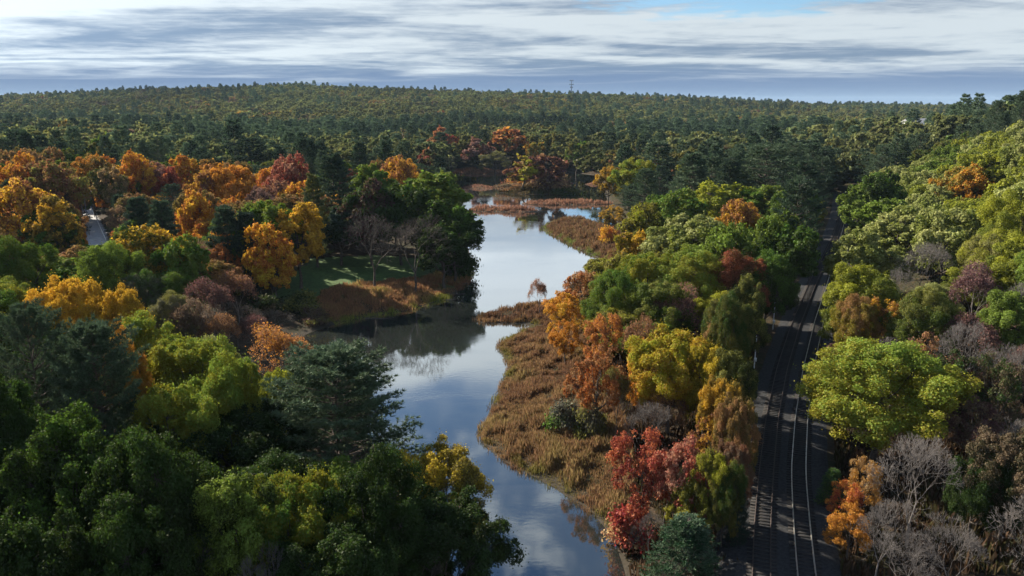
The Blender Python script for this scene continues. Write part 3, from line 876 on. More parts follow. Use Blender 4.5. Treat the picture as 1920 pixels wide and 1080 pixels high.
 ('dec', 838, 292, 36, 13, 'grey', 'pale', 'small pale tree on the far left shore of the pond'),
 ('dec', 797, 282, 44, 17, 'red', 'rust', 'small red tree left of the pale one on the far shore'),
 ('dec', 1026, 290, 88, 17.2, 'maroon', 'rust', 'reddish brown tree on the small island, right of two'),
 ('dec', 982, 294, 80, 16.8, 'rust', 'ygreen', 'rust and yellow-green tree on the small island, left of two'),
 ('shrub', 985, 322, 70, 8, 'rust', 'orange', 'orange-brown bush under the left island tree'),
 ('shrub', 1030, 324, 80, 8, 'maroon', 'tan', 'reddish brown bush under the right island tree'),
 ('shrub', 960, 343, 60, 3.5, 'grey', 'rust', 'grey-brown bush at the left end of the small island'),
 ('shrub', 1060, 352, 60, 3, 'olive', 'dgreen', 'green bush at the right end of the small island'),
 # strip between river and railway
 ('dec', 1143, 316, 50, 16, 'olive', 'gold', 'yellowing tree at the far tip of the wooded strip by the water'),
 ('dec', 1190, 304, 80, 18, 'ygreen', 'lgreen', 'yellow-green tree right of the yellowing tip tree'),
 ('thin', 1150, 385, 50, 9, 'olive', 'gold', 'small sparse yellow tree at the water under the tip tree'),
 ('pine', 1235, 262, 95, 25, 'pine', 'bpine', 'tall pine behind the yellow-green tree of the strip'),
 ('pine', 1300, 290, 110, 25, 'bpine', 'pine', 'broad pine above the middle of the green strip'),
 ('pine', 1440, 272, 130, 26, 'pine', 'bpine', 'large rounded pine close to the railway gap'),
 ('pine', 1370, 300, 90, 24, 'pine', 'dpine', 'pine left of the large rounded one'),
 ('pine', 1510, 300, 90, 25, 'dpine', 'pine', 'dark pine on the left rim of the railway gap'),
 ('pine', 1212, 318, 70, 21, 'bpine', 'pine', 'pine with drooping boughs beside the yellow-green strip tree'),
 ('dec', 1270, 362, 120, 18, 'lgreen', 'green', 'light green oak at the top of the strip'),
 ('dec', 1350, 342, 130, 19, 'lgreen', 'ygreen', 'light green tree in the upper middle of the strip'),
 ('dec', 1425, 345, 120, 18, 'lgreen', 'green', 'light green tree below the large rounded pine'),
 ('dec', 1490, 362, 100, 18, 'green', 'dgreen', 'green tree at the railway edge of the upper strip'),
 ('dec', 1215, 385, 90, 16, 'olive', 'ygreen', 'olive green tree at the waterside of the upper strip'),
 ('dec', 1290, 405, 140, 17, 'lgreen', 'pale', 'large pale green domed tree in the middle of the strip'),
 ('dec', 1392, 382, 80, 16, 'rust', 'gold', 'orange-brown tree surrounded by green in the strip'),
 ('dec', 1455, 410, 110, 17, 'green', 'lgreen', 'green tree beside the railway, middle of the strip'),
 ('dec', 1375, 425, 110, 16, 'green', 'lgreen', 'green tree just below the orange-brown one'),
 ('dec', 1190, 432, 70, 13, 'ygreen', 'gold', 'yellow-green tree above the reed peninsula'),
 ('shrub', 1142, 425, 34, 5, 'orange', 'gold', 'small bright orange bush on the reed peninsula'),
 ('dec', 1215, 468, 120, 16, 'ygreen', 'green', 'yellow-tinged green tree above the orange waterside trees'),
 ('dec', 1300, 470, 140, 16, 'ygreen', 'lgreen', 'yellow-green tree in the lower middle of the strip'),
 ('dec', 1155, 512, 110, 14, 'lgreen', 'green', 'bright green tree right of the orange waterside tree'),
 ('dec', 1390, 478, 120, 15, 'dgreen', 'crimson', 'dark green tree with red patches near the railway'),
 ('dec', 1445, 478, 100, 15, 'dgreen', 'green', 'dark green tree at the railway edge, lower strip'),
 ('dec', 1245, 520, 130, 14, 'green', 'olive', 'green tree above the mauve one'),
 ('thin', 1092, 498, 88, 12, 'orange', 'tan', 'feathery orange tree at the waterside'),
 ('thin', 1062, 540, 80, 11, 'yellow', 'orange', 'yellow-orange tree at the root of the reed spit'),
 ('wisp', 1012, 523, 40, 8, 'tan', 'pink', 'small pinkish half-bare tree on the reed spit'),
 ('wisp', 1278, 534, 120, 13, 'mauve', 'pink', 'mauve-pink half-bare tree in the middle of the strip'),
 ('thin', 1130, 590, 80, 11, 'rust', 'orange', 'rusty tree behind the orange marsh tree'),
 ('thin', 1060, 600, 60, 8, 'gold', 'orange', 'small orange tree at the edge of the marsh grass'),
 ('thin', 1122, 650, 105, 12, 'orange', 'rust', 'orange tree standing in front of the marsh grass'),
 ('dec', 1262, 614, 175, 14, 'yellow', 'ygreen', 'large bright yellow tree in the lower strip'),
 ('thin', 1215, 640, 80, 11, 'gold', 'orange', 'small orange-gold tree on the left shoulder of the bright yellow one'),
 ('dec', 1330, 640, 110, 13, 'ygreen', 'yellow', 'yellow-green tree on the right shoulder of the bright yellow one'),
 ('wisp', 1200, 590, 90, 12, 'brown', 'rust', 'brown half-bare tree between the rusty and mauve trees'),
 ('dec', 1365, 556, 90, 14, 'olive', 'dgreen', 'olive tree in the shade beside the left track pole'),
 ('dec', 1350, 600, 90, 13, 'olive', 'rust', 'olive-brown tree left of the railway shade'),
 ('dec', 1356, 704, 90, 11.5, 'olive', 'gold', 'olive and gold tree beside the left track'),
 ('thin', 1340, 760, 80, 9, 'rust', 'gold', 'low rusty tree above the crimson pair beside the track'),
 ('bare', 1225, 748, 110, 9, 'grey', 'grey', 'grey leafless thicket tree below the bright yellow tree'),
 ('bare', 1155, 735, 70, 7, 'grey', 'grey', 'small grey leafless tree behind the marsh grass'),
 ('shrub', 1065, 755, 70, 4, 'grey', 'green', 'grey-green shrub in the marsh grass, nearest the orange tree'),
 ('shrub', 1110, 765, 60, 4, 'grey', 'olive', 'grey-green shrub right of another at the marsh edge'),
 ('thin', 1210, 812, 125, 11, 'crimson', 'red', 'crimson tree at the bottom of the marsh, left of two'),
 ('thin', 1290, 812, 115, 12, 'red', 'pink', 'pinkish red tree at the bottom of the marsh, right of two'),
 ('dec', 1338, 842, 90, 11, 'olive', 'ygreen', 'olive green tree right of the crimson pair'),
 ('thin', 1300, 905, 100, 8, 'ygreen', 'olive', 'yellow-green small tree below the crimson pair'),
 ('cone', 1290, 975, 150, 7.5, 'cone', 'bpine', 'blue-green conifer at the bottom edge beside the track'),
 ('cone', 1388, 915, 50, 7, 'dpine', 'dpine', 'dark small conifer against the left track'),
 ('shrub', 1185, 960, 90, 4, 'red', 'tan', 'pale red bush overhanging the near water'),
 ('dec', 1404, 512, 80, 16, 'dgreen', 'olive', 'dark tree at the left rim of the railway shade, farthest of the trackside row'),
 ('dec', 1368, 578, 80, 16, 'olive', 'dgreen', 'dark olive tree of the trackside row, beside the farther pole'),
 ('dec', 1376, 650, 96, 13, 'dgreen', 'olive', 'dark green tree of the trackside row, beside the nearer pole'),
 ('dec', 1384, 735, 84, 13, 'olive', 'rust', 'olive-brown tree of the trackside row, left of the rusty rails'),
 ('dec', 1374, 825, 80, 10.5, 'rust', 'brown', 'rust-brown small tree of the trackside row, above the dark small conifer'),
 ('dec', 1362, 880, 74, 9.5, 'olive', 'dgreen', 'small olive tree between the crimson pair and the dark small conifer'),
 ('wisp', 1240, 700, 100, 9, 'brown', 'rust', 'brown half-bare tree under the large bright yellow tree'),
 ('wisp', 1160, 690, 80, 9, 'brown', 'olive', 'brown half-bare tree right of the orange marsh tree'),
 ('bare', 1250, 880, 90, 7, 'grey', 'grey', 'grey leafless tree in front of the pinkish red tree'),
 ('bare', 1225, 960, 90, 6, 'grey', 'grey', 'grey leafless bush left of the blue-green conifer'),
 # right of the railway
 ('thin', 1585, 635, 50, 6, 'brown', 'maroon', 'low brown tree between the right track and the big round tree'),
 ('thin', 1730, 625, 110, 12, 'brown', 'rust', 'rust-brown tree above the right half of the big round tree'),
 ('thin', 1790, 655, 130, 12, 'maroon', 'dgreen', 'dark maroon tree right of the big round tree'),
 ('thin', 1868, 668, 120, 12, 'brown', 'dgreen', 'dark brown tree on the shaded slope near the right edge'),
 ('thin', 1835, 745, 110, 9, 'maroon', 'brown', 'low dark maroon tree on the shaded slope'),
 ('dec', 1908, 806, 150, 12, 'shadegreen', 'brown', 'dark brownish tree at the right edge above the earth path'),
 ('dec', 1838, 862, 120, 9, 'shadegreen', 'dgreen', 'dark green tree just above the earth path at lower right'),
 ('wisp', 1850, 815, 110, 8, 'shadegreen', 'maroon', 'low dark half-bare tree above the earth path'),
 ('dec', 1662, 650, 270, 14, 'ygreen', 'lgreen', 'big round yellow-green tree right of the railway'),
 ('bare', 1730, 808, 220, 12, 'grey', 'grey', 'large grey leafless tree in the lower right, below the round green tree'),
 ('bare', 1800, 968, 140, 8, 'grey', 'grey', 'grey leafless tree below the earth path at lower right'),
 ('bare', 1660, 935, 120, 8, 'grey', 'grey', 'grey leafless tree at the bottom edge right of the orange bushes'),
 ('thin', 1625, 862, 70, 7, 'gold', 'tan', 'tan and gold small tree left of the large leafless one'),
 ('thin', 1590, 905, 70, 5.5, 'red', 'orange', 'red and orange bush beside the right track'),
 ('thin', 1598, 960, 90, 5, 'gold', 'orange', 'orange-gold bush at the bottom edge beside the right track'),
 ('cone', 1563, 884, 52, 4, 'cone', 'green', 'small bright green conifer at the edge of the right track'),
 ('dec', 1812, 318, 115, 16, 'gold', 'olive', 'golden orange tree in the sunlit hillside canopy'),
 ('dec', 1862, 438, 100, 13, 'pale', 'ygreen', 'cream-green flowering-looking tree on the hillside'),
 ('bare', 1745, 448, 130, 14, 'grey', 'grey', 'grey leafless tree on the hillside among green crowns'),
 ('bare', 1690, 500, 100, 12, 'grey', 'grey', 'grey leafless tree lower on the hillside'),
 ('wisp', 1838, 492, 120, 13, 'maroon', 'mauve', 'maroon half-bare tree on the hillside'),
 ('dec', 1618, 490, 140, 16, 'lgreen', 'ygreen', 'yellow-green tree leaning over the right track'),
 ('dec', 1610, 560, 80, 12, 'ygreen', 'rust', 'yellow-green tree with orange lower leaves over the right track'),
 ('thin', 1650, 560, 80, 11, 'rust', 'gold', 'orange-brown tree behind the big round yellow-green one'),
 ('thin', 1668, 600, 70, 8, 'gold', 'rust', 'small gold tree directly above the big round yellow-green one'),
 ('dec', 1622, 425, 135, 17, 'lgreen', 'pale', 'light green tree at the railway edge of the hillside'),
 ('dec', 1640, 345, 110, 17, 'green', 'lgreen', 'green tree at the far railway edge of the hillside'),
 ('dec', 1690, 385, 130, 17, 'lgreen', 'pale', 'light silvery green tree on the hillside'),
 ('dec', 1780, 400, 130, 16, 'lgreen', 'pale', 'light green tree below the golden orange one'),
 ('dec', 1655, 368, 120, 18, 'green', 'lgreen', 'green tree at the right rim of the railway gap'),
 ('dec', 1648, 330, 100, 19, 'dgreen', 'green', 'dark green tree at the far end of the railway gap, on its right'),
 ('dec', 1488, 425, 110, 17, 'dgreen', 'green', 'dark green tree at the left rim of the railway gap'),
 ('pine', 1500, 338, 100, 25, 'dpine', 'pine', 'dark pine closing the railway gap on the left'),
 ('dec', 1745, 545, 120, 13, 'green', 'olive', 'olive green tree below the hillside leafless trees'),
 ('wisp', 1830, 590, 130, 11, 'brown', 'maroon', 'purple-brown half-bare tree below the maroon one'),
 ('bare', 1800, 600, 120, 12, 'grey', 'grey', 'tall grey leafless tree on the shaded slope'),
 ('bare', 1890, 640, 120, 12, 'grey', 'grey', 'grey leafless tree at the right edge of the shaded slope'),
 ('bare', 1915, 780, 120, 9, 'grey', 'grey', 'grey leafless tree at the right edge above the earth path'),
 ('dec', 1905, 540, 130, 14, 'green', 'lgreen', 'green tree at the right picture edge beside the maroon one'),
]
NAMED = []
for kind, px, py, wpx, h, c1, c2, lab in TREES:
    x, y, t = solve(px, py, h)
    plant(kind, x, y, h, wpx * t / FPX, c1, c2, lab)
    NAMED.append((px, py, wpx, t))
NAMED = np.array(NAMED, float)

def project(x, y, z):
    d = y * CP - (z - CAM_H) * SP
    return 960 + FPX * x / d, 540 - FPX * (y * SP + (z - CAM_H) * CP) / d, d

# open views that the photograph shows: river, lawn, marsh, tracks, road
OPEN = [np.array(q, float) for q in (
    [(560, 650), (590, 612), (600, 530), (700, 480), (870, 490), (888, 440), (868, 390), (858, 340), (1000, 358), (1125, 350), (1148, 390), (1165, 440), (1120, 490), (1010, 570), (1060, 620), (1060, 740), (1130, 830), (1160, 960), (1170, 1080), (985, 1080), (870, 850), (765, 800), (750, 690), (660, 680)],
    [(1402, 1080), (1412, 900), (1430, 720), (1470, 580), (1520, 490), (1560, 470), (1552, 545), (1530, 650), (1525, 850), (1550, 1080)],
    [(1700, 222), (1768, 222), (1768, 238), (1700, 238)],
    [(148, 452), (152, 415), (163, 372), (172, 372), (190, 420), (196, 450)])]

def cap_height(x, y, h, r):
    """lower a filling tree until it hides no named tree and no open view; 0 = leave it out"""
    g = gz1(x, y)
    for hh in (h, h * .85, h * .7, h * .55):
        px, top, d = project(x, y, g + hh)
        low = project(x, y, g + 0.15 * hh)[1]
        w_ = r * FPX / d
        m = (NAMED[:, 3] > d + 2) & (np.abs(NAMED[:, 0] - px) < 0.8 * w_ + 0.36 * NAMED[:, 2])
        if m.any() and top < (NAMED[m, 1] + 0.50 * NAMED[m, 2]).max(): continue
        pts = np.array([(px + a * w_, top + b * (low - top)) for a, b in ((0, .04), (-.6, .2), (.6, .2), (-.85, .5), (.85, .5), (0, .5), (-.6, .85), (.6, .85))])
        if any(inside(pts, Q).any() for Q in OPEN): continue
        return hh
    return 0

# ---- the rest of the wood that stands near enough to tell tree from tree
def zone(x, y):
    """kind mix, tints and wording for a place"""
    s = x - float(track_x(y))
    if s > 4:
        if y < 108: return 'shade'
        if y < 300: return 'hill'
        return 'hillback'
    river = x > (-20 + 0.03 * y)
    if river and y < 470:
        return 'strip' if y < 235 else 'stand'
    if y < 120: return 'fore'
    if y < 285: return 'leftmid'
    return 'leftfar'

MIX = {
 'fore': [('dec', 'green', 'dgreen', .35, 'dark green tree filling the left foreground wood'), ('dec', 'dgreen', 'green', .35, 'deep green tree in the shaded left foreground wood'), ('dec', 'ygreen', 'lgreen', .3, 'yellowish green tree in the left foreground wood')],
 'leftmid': [('dec', 'lgreen', 'green', .3, 'green tree in the wood left of the river'), ('dec', 'orange', 'gold', .18, 'orange tree in the wood left of the river'), ('dec', 'olive', 'rust', .27, 'olive-brown tree in the wood left of the river'), ('pine', 'pine', 'dpine', .25, 'pine in the wood left of the river')],
 'leftfar': [('pine', 'dpine', 'pine', .36, 'dark pine in the wood beyond the orange row'), ('pine', 'pine', 'bpine', .14, 'blue-green pine in the wood beyond the orange row'), ('dec', 'olive', 'green', .26, 'olive green tree in the wood beyond the orange row'), ('dec', 'dgreen', 'green', .12, 'dark green tree in the wood beyond the orange row'), ('dec', 'rust', 'orange', .12, 'rusty tree in the wood beyond the orange row')],
 'strip': [('dec', 'lgreen', 'green', .5, 'green tree in the strip between river and railway'), ('dec', 'olive', 'ygreen', .3, 'olive tree in the strip between river and railway'), ('thin', 'rust', 'olive', .2, 'rusty thin tree in the strip between river and railway')],
 'stand': [('pine', 'pine', 'bpine', .45, 'pine in the stand at the head of the strip'), ('pine', 'dpine', 'pine', .27, 'dark pine in the stand at the head of the strip'), ('dec', 'olive', 'ygreen', .16, 'olive tree among the pines at the head of the strip'), ('dec', 'green', 'olive', .12, 'green tree among the pines at the head of the strip')],
 'hill': [('dec', 'lgreen', 'ygreen', .42, 'yellow-green tree in the hillside canopy right of the railway'), ('dec', 'lgreen', 'pale', .28, 'light green tree in the hillside canopy right of the railway'), ('dec', 'green', 'lgreen', .24, 'green tree in the hillside canopy right of the railway'), ('dec', 'olive', 'gold', .06, 'olive-gold tree in the hillside canopy right of the railway')],
 'hillback': [('pine', 'pine', 'bpine', .5, 'pine behind the hillside right of the railway'), ('dec', 'olive', 'green', .35, 'olive tree behind the hillside right of the railway'), ('dec', 'brown', 'olive', .15, 'brownish tree behind the hillside right of the railway')],
 'shade': [('bare', 'grey', 'grey', .45, 'leafless tree in the dark slope at lower right'), ('wisp', 'brown', 'maroon', .55, 'brown half-bare tree in the dark slope at lower right')],
}
FR = np.random.RandomState(2024)
REEDS_KEEP = [poly([(900, 600), (1010, 600), (1090, 640), (1110, 760), (1180, 840), (1160, 960), (880, 830)]),
              poly([(590, 560), (620, 525), (870, 500), (880, 520), (840, 575), (640, 610)]),
              poly([(1010, 430), (1100, 405), (1170, 440), (1160, 500)]), LAWN, ROAD, poly([(880, 580), (1040, 560), (1040, 610), (880, 610)])]
cand = []
y = 52.0
while y < 345:
    half = y * 0.70 + 14
    x = -half
    step = 7.0 if y < 110 else (8.6 if y < 180 else 9.8)
    while x < half:
        cand.append((x + FR.uniform(-2.6, 2.6), y + FR.uniform(-2.6, 2.6)))
        x += step
    y += step
cand = np.array(cand)
ok = (water_d(cand) > 3.0) & (seg_dist(cand, MID, False) > np.where(cand[:, 1] > 160, 7.5, 9.0))
for Q in REEDS_KEEP: ok &= ~inside(cand, Q)
ok &= ~inside(cand, BERM)
cid = np.nonzero(ok)[0]
cand = cand[ok]
FILL = {}
HIDDEN = set([0,14,15,30,31,48,49,67,68,87,88,109,110,114,117,132,139,152,156,157,158,161,163,183,185,187,188,206,229,230,246,254,255,256,257,272,273,274,281,282,283,288,300,309,310,311,312,315,316,328,330,331,339,343,344,345,359,360,366,369,370,371,391,401,402,403,408,411,421,423,426,427,431,432,433,434,435,440,452,462,463,464,465,470,471,472,490,494,495,496,501,505,510,516,520,523,527,528,529,530,531,550,551,561,563,564,565,566,567,577,578,579,580,589,591,598,599,600,601,602,604,610,614,615,617,627,629,632,633,634,635,637,638,639,640,641,648,649,652,653,654,655,656,671,672,677,678,679,682,688,690,691,692,693,694,717,718,719,720,723,727,731,732,736,737,747,754,758,759,760,761,762,777,797,798,802,803,804,805,806,807,811,815,816,818,823,824,848,849,850,851,854,855,856,859,861,863,866,880,883,884,890,894,895,896,897,898,903,906,908,909,910,912,913,914,915,916,928,936,942,943,944,945,946,948,951,955,956,957,959,961,962,963,964,976,977,978,985,992,993,994,995,996,999,1000,1001,1002,1008,1009,1011,1013,1014,1015,1024,1029,1030,1031,1040,1041,1042,1043,1044,1045,1046,1047,1048,1049,1052,1053,1056,1062,1063,1065,1066,1078,1084,1089,1092,1094,1095])          # places the photograph shows nothing of
for ci, (x, y) in zip(cid.tolist(), cand):
    r_ = np.random.RandomState(9000 + ci)
    A = np.array(PLANTED)
    d = np.hypot(A[:, 0] - x, A[:, 1] - y)
    if (d < 0.62 * A[:, 2] + 2.0).any(): continue
    zn = zone(x, y)
    nz = fbm(np.array([x * 0.03]), np.array([y * 0.03]))[0]
    u = r_.rand() * 0.6 + np.clip((nz - 0.47) * 2.2 + 0.5, 0, 1) * 0.4
    acc = 0
    for o in MIX[zn]:
        acc += o[3]
        if u <= acc + 1e-6: break
    kind, c1, c2, _, lab = o
    if kind == 'pine': h, wd = r_.uniform(18, 26), r_.uniform(8.5, 12)
    elif kind in ('bare', 'wisp'): h, wd = r_.uniform(9, 13), r_.uniform(7, 10)
    elif kind == 'thin': h, wd = r_.uniform(9, 12), r_.uniform(7, 9)
    elif zn == 'leftmid': h, wd = r_.uniform(14, 21), r_.uniform(9.5, 14)
    else: h, wd = r_.uniform(12, 17.5), r_.uniform(9.5, 14)
    if zn == 'hill': wd *= 1.18; h = max(h, 14)
    if zn == 'strip': h *= 0.85
    if zn == 'fore' and y < 75: h = min(h, 14)
    h = cap_height(x, y, h, wd / 2)
    if h == 0: continue
    wd = min(wd, h * 1.05)
    if ci in HIDDEN:
        PLANTED.append((x, y, wd / 2)); continue
    if zn == 'fore' and y < 92: kind, c1, c2, lab = 'dec', 'shadegreen', 'dgreen', 'deep green tree in the shaded left foreground wood'  # nearest rows: foreground shade put into the leaf tint
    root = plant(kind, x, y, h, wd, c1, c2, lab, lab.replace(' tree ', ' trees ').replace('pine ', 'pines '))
    FILL[ci] = (root, lab, h)
print('planted', len(PLANTED), 'fill', len(FILL))

# ---- wording for the filling trees: counted off from the nearest tree that has a name of its own
import re
cut = re.compile(r',| (?:in|at|of|by|on|behind|above|below|right|left|beside|between|under|among|among|near|with|against|just|directly|standing|just|touching|rising|leaning|overhanging|filling|surrounded|cut|hiding|close|from|over) ')
shorts = [cut.split(t_[7])[0] for t_ in TREES]
ANCH = [(i_, shorts[i_]) for i_ in range(len(TREES)) if shorts.count(shorts[i_]) == 1 and len(shorts[i_].split()) >= 3]
ORD = 'first second third fourth fifth sixth seventh eighth ninth tenth eleventh twelfth thirteenth fourteenth fifteenth sixteenth seventeenth eighteenth nineteenth twentieth'.split()
buckets = {}
for ci, (root, lab, h) in FILL.items():
    fx, fy, fd = project(root.location.x, root.location.y, root.location.z + h)
    best = min(ANCH, key=lambda a: math.hypot(TREES[a[0]][1] - fx, 1.6 * (TREES[a[0]][2] - fy)))
    dx, dy = fx - TREES[best[0]][1], fy - TREES[best[0]][2]
    rel = ('right of' if dx > 0 else 'left of') if abs(dx) > 1.2 * abs(dy) else ('below' if dy > 0 else 'above')
    what = cut.split(lab)[0]
    buckets.setdefault((what, rel, best[1]), []).append((math.hypot(dx, dy), root))
for (what, rel, short), L in buckets.items():
    L.sort(key=lambda e: e[0])
    for k, (_, root) in enumerate(L):
        root['label'] = f'{what} {rel} the {short}' if len(L) == 1 else f'{ORD[min(k, 19)]} {what} {rel} the {short}, counting away from it'

# ---- woods beyond: one mass for each kind, nobody could count them
def tree_points(y0, y1):
    out = []
    y = y0
    while y < y1:
        step = 9.4 + 0.0046 * y
        half = y * 0.72 + 40
        n = int(2 * half / step)
        xs = -half + (np.arange(n) + FR.uniform(-.4, .4, n)) * step
        out.append(np.c_[xs, y + FR.uniform(-.42, .42, n) * step])
        y += step
    return np.concatenate(out)

FARP = tree_points(346, 3300)
ok = np.ones(len(FARP), bool)
nearm = FARP[:, 1] < 520
hp = 960 + FPX * FARP[:, 0] / (FARP[:, 1] * CP)
ok &= ~((np.abs(hp - 1738) < 44 + 0.06 * (712 - FARP[:, 1])) & (FARP[:, 1] < 712))
ok[nearm] = (water_d(FARP[nearm]) > 4) & (seg_dist(FARP[nearm], MID, False) > 9)
FARP = FARP[ok]
A = np.array(PLANTED)
Aq = A[A[:, 1] > 300]
dd = np.array([np.min(np.hypot(Aq[:, 0] - p[0], Aq[:, 1] - p[1]) - 0.7 * Aq[:, 2]) if p[1] < 480 else 9 for p in FARP])
FARP = FARP[dd > 1.5]
FARP = FARP[[p[1] > 695 or cap_height(p[0], p[1], 16, 6) > 13 for p in FARP]]
FZ = gz(FARP)
cl = fbm(FARP[:, 0] * 0.006, FARP[:, 1] * 0.0045 + 7, 5)
ridge = sstep(FARP[:, 1], 700, 1100)
pp = sstep(cl + FR.normal(0, 0.04, len(cl)), 0.445, 0.52) * (0.90 - 0.72 * ridge) + 0.07 * (1 - ridge) + 0.010
ispine = FR.rand(len(FARP)) < pp

def forest(name, P, Z, protos, tints, scale, label):
    n = len(P)
    me = bpy.data.meshes.new(name)
    me.vertices.add(n)
    me.vertices.foreach_set('co', np.c_[P, Z].astype(np.float32).ravel())
    # stands of one colour run together
    uu_ = np.clip(FR.rand(n) * 0.55 + 0.45 * sstep(fbm(P[:, 0] * 0.011 + 31, P[:, 1] * 0.008, 3), 0.28, 0.60), 0, 0.9999)
    ti = np.searchsorted(np.cumsum([t[2] for t in tints]), uu_).clip(0, len(tints) - 1)
    v = FR.uniform(0.82, 1.18, (n, 1)) * (0.75 + 0.75 * sstep(fbm(P[:, 0] * 0.005 + 3, P[:, 1] * 0.003 + 11, 3), 0.25, 0.62))[:, None]  # random tone, times broad patches of cloud shade put into the tint
    for k, nm in enumerate(('tint', 'tint2')):
        c = np.array([PAL[t[k]] for t in tints])[ti] * v
        me.attributes.new(nm, 'FLOAT_COLOR', 'POINT').data.foreach_set('color', np.c_[c, np.ones(n)].astype(np.float32).ravel())
    me.attributes.new('rot', 'FLOAT_VECTOR', 'POINT').data.foreach_set('vector', np.c_[np.zeros((n, 2)), FR.uniform(0, 6.28, n)].astype(np.float32).ravel())
    sx = FR.uniform(scale[0], scale[1], n)
    me.attributes.new('siz', 'FLOAT_VECTOR', 'POINT').data.foreach_set('vector', np.c_[sx, sx, FR.uniform(scale[2], scale[3], n)].astype(np.float32).ravel())
    me.attributes.new('pick', 'INT', 'POINT').data.foreach_set('value', FR.randint(0, len(protos), n).astype(np.int32))
    o = tag(link(name, me), label, kind='stuff')
    g = bpy.data.node_groups.new(name + '_scatter', 'GeometryNodeTree')
    g.interface.new_socket('Geometry', in_out='INPUT', socket_type='NodeSocketGeometry')
    g.interface.new_socket('Geometry', in_out='OUTPUT', socket_type='NodeSocketGeometry')
    gi, go = g.nodes.new('NodeGroupInput'), g.nodes.new('NodeGroupOutput')
    def attr(nm, tp):
        a = g.nodes.new('GeometryNodeInputNamedAttribute'); a.data_type = tp
        a.inputs['Name'].default_value = nm
        return a.outputs['Attribute']
    jn = g.nodes.new('GeometryNodeJoinGeometry')
    pk = attr('pick', 'INT')
    for k, ob in enumerate(protos):
        cmpn = g.nodes.new('FunctionNodeCompare'); cmpn.data_type, cmpn.operation = 'INT', 'EQUAL'
        g.links.new(pk, cmpn.inputs[2]); cmpn.inputs[3].default_value = k
        oi = g.nodes.new('GeometryNodeObjectInfo'); oi.inputs['Object'].default_value = ob
        oi.transform_space = 'ORIGINAL'; oi.inputs['As Instance'].default_value = False
        ip = g.nodes.new('GeometryNodeInstanceOnPoints')
        g.links.new(gi.outputs[0], ip.inputs['Points']); g.links.new(cmpn.outputs[0], ip.inputs['Selection'])
        g.links.new(oi.outputs['Geometry'], ip.inputs['Instance'])
        g.links.new(attr('rot', 'FLOAT_VECTOR'), ip.inputs['Rotation'])
        g.links.new(attr('siz', 'FLOAT_VECTOR'), ip.inputs['Scale'])
        g.links.new(ip.outputs[0], jn.inputs[0])
    g.links.new(jn.outputs[0], go.inputs[0])
    md = o.modifiers.new('scatter', 'NODES'); md.node_group = g
    return o

def sample_tree(key, i):
    """a real tree of the wood whose crown the far masses repeat"""
    T = LIB[key][i]
    x, y = {'dec2': [(-190, 352), (40, 470), (235, 352)], 'pine2': [(-130, 356), (120, 352)]}[key][i]
    root = link('pine_tree' if key == 'pine2' else 'green_tree', None, loc=(x, y, gz1(x, y)))
    word = 'dark pine' if key == 'pine2' else 'olive tree'
    tag(root, {'dec2': ['olive tree at the front of the far wood, left of the picture', 'olive tree on the far shore right of the small island', 'olive tree at the back of the sunlit hillside'], 'pine2': ['dark pine at the front of the far wood, left half', 'dark pine at the front of the far wood, right half']}[key][i], 'pine tree' if key == 'pine2' else 'tree', word + 's at the front of the far wood')
    c = ('dpine', 'pine') if key == 'pine2' else ('olive', 'green')
    root.scale = (1.3, 1.3, 1.45)
    for nm, me in T['parts']:
        o = link(nm, me, root)
        if nm == 'crown': o['tint'] = list(PAL[c[0]]); o['tint2'] = list(PAL[c[1]]); cr = o
    return cr
FD = [sample_tree('dec2', i) for i in range(3)]
FP = [sample_tree('pine2', i) for i in range(2)]
D = ~ispine
forest('broadleaf_forest', FARP[D], FZ[D], FD,
       [('fgreen', 'folive', .34), ('folive', 'fgreen', .30), ('olive', 'folive', .20), ('brown', 'folive', .11), ('rust', 'olive', .035), ('gold', 'olive', .015)], (0.95, 1.75, 0.75, 1.35),
       'far autumn forest of olive and green trees covering the hills')
forest('pine_forest', FARP[ispine], FZ[ispine], FP, [('pine', 'bpine', .5), ('pine', 'dpine', .5)], (0.8, 1.3, 0.8, 1.25),
       'far dark pine forest in bands across the plain and hills')

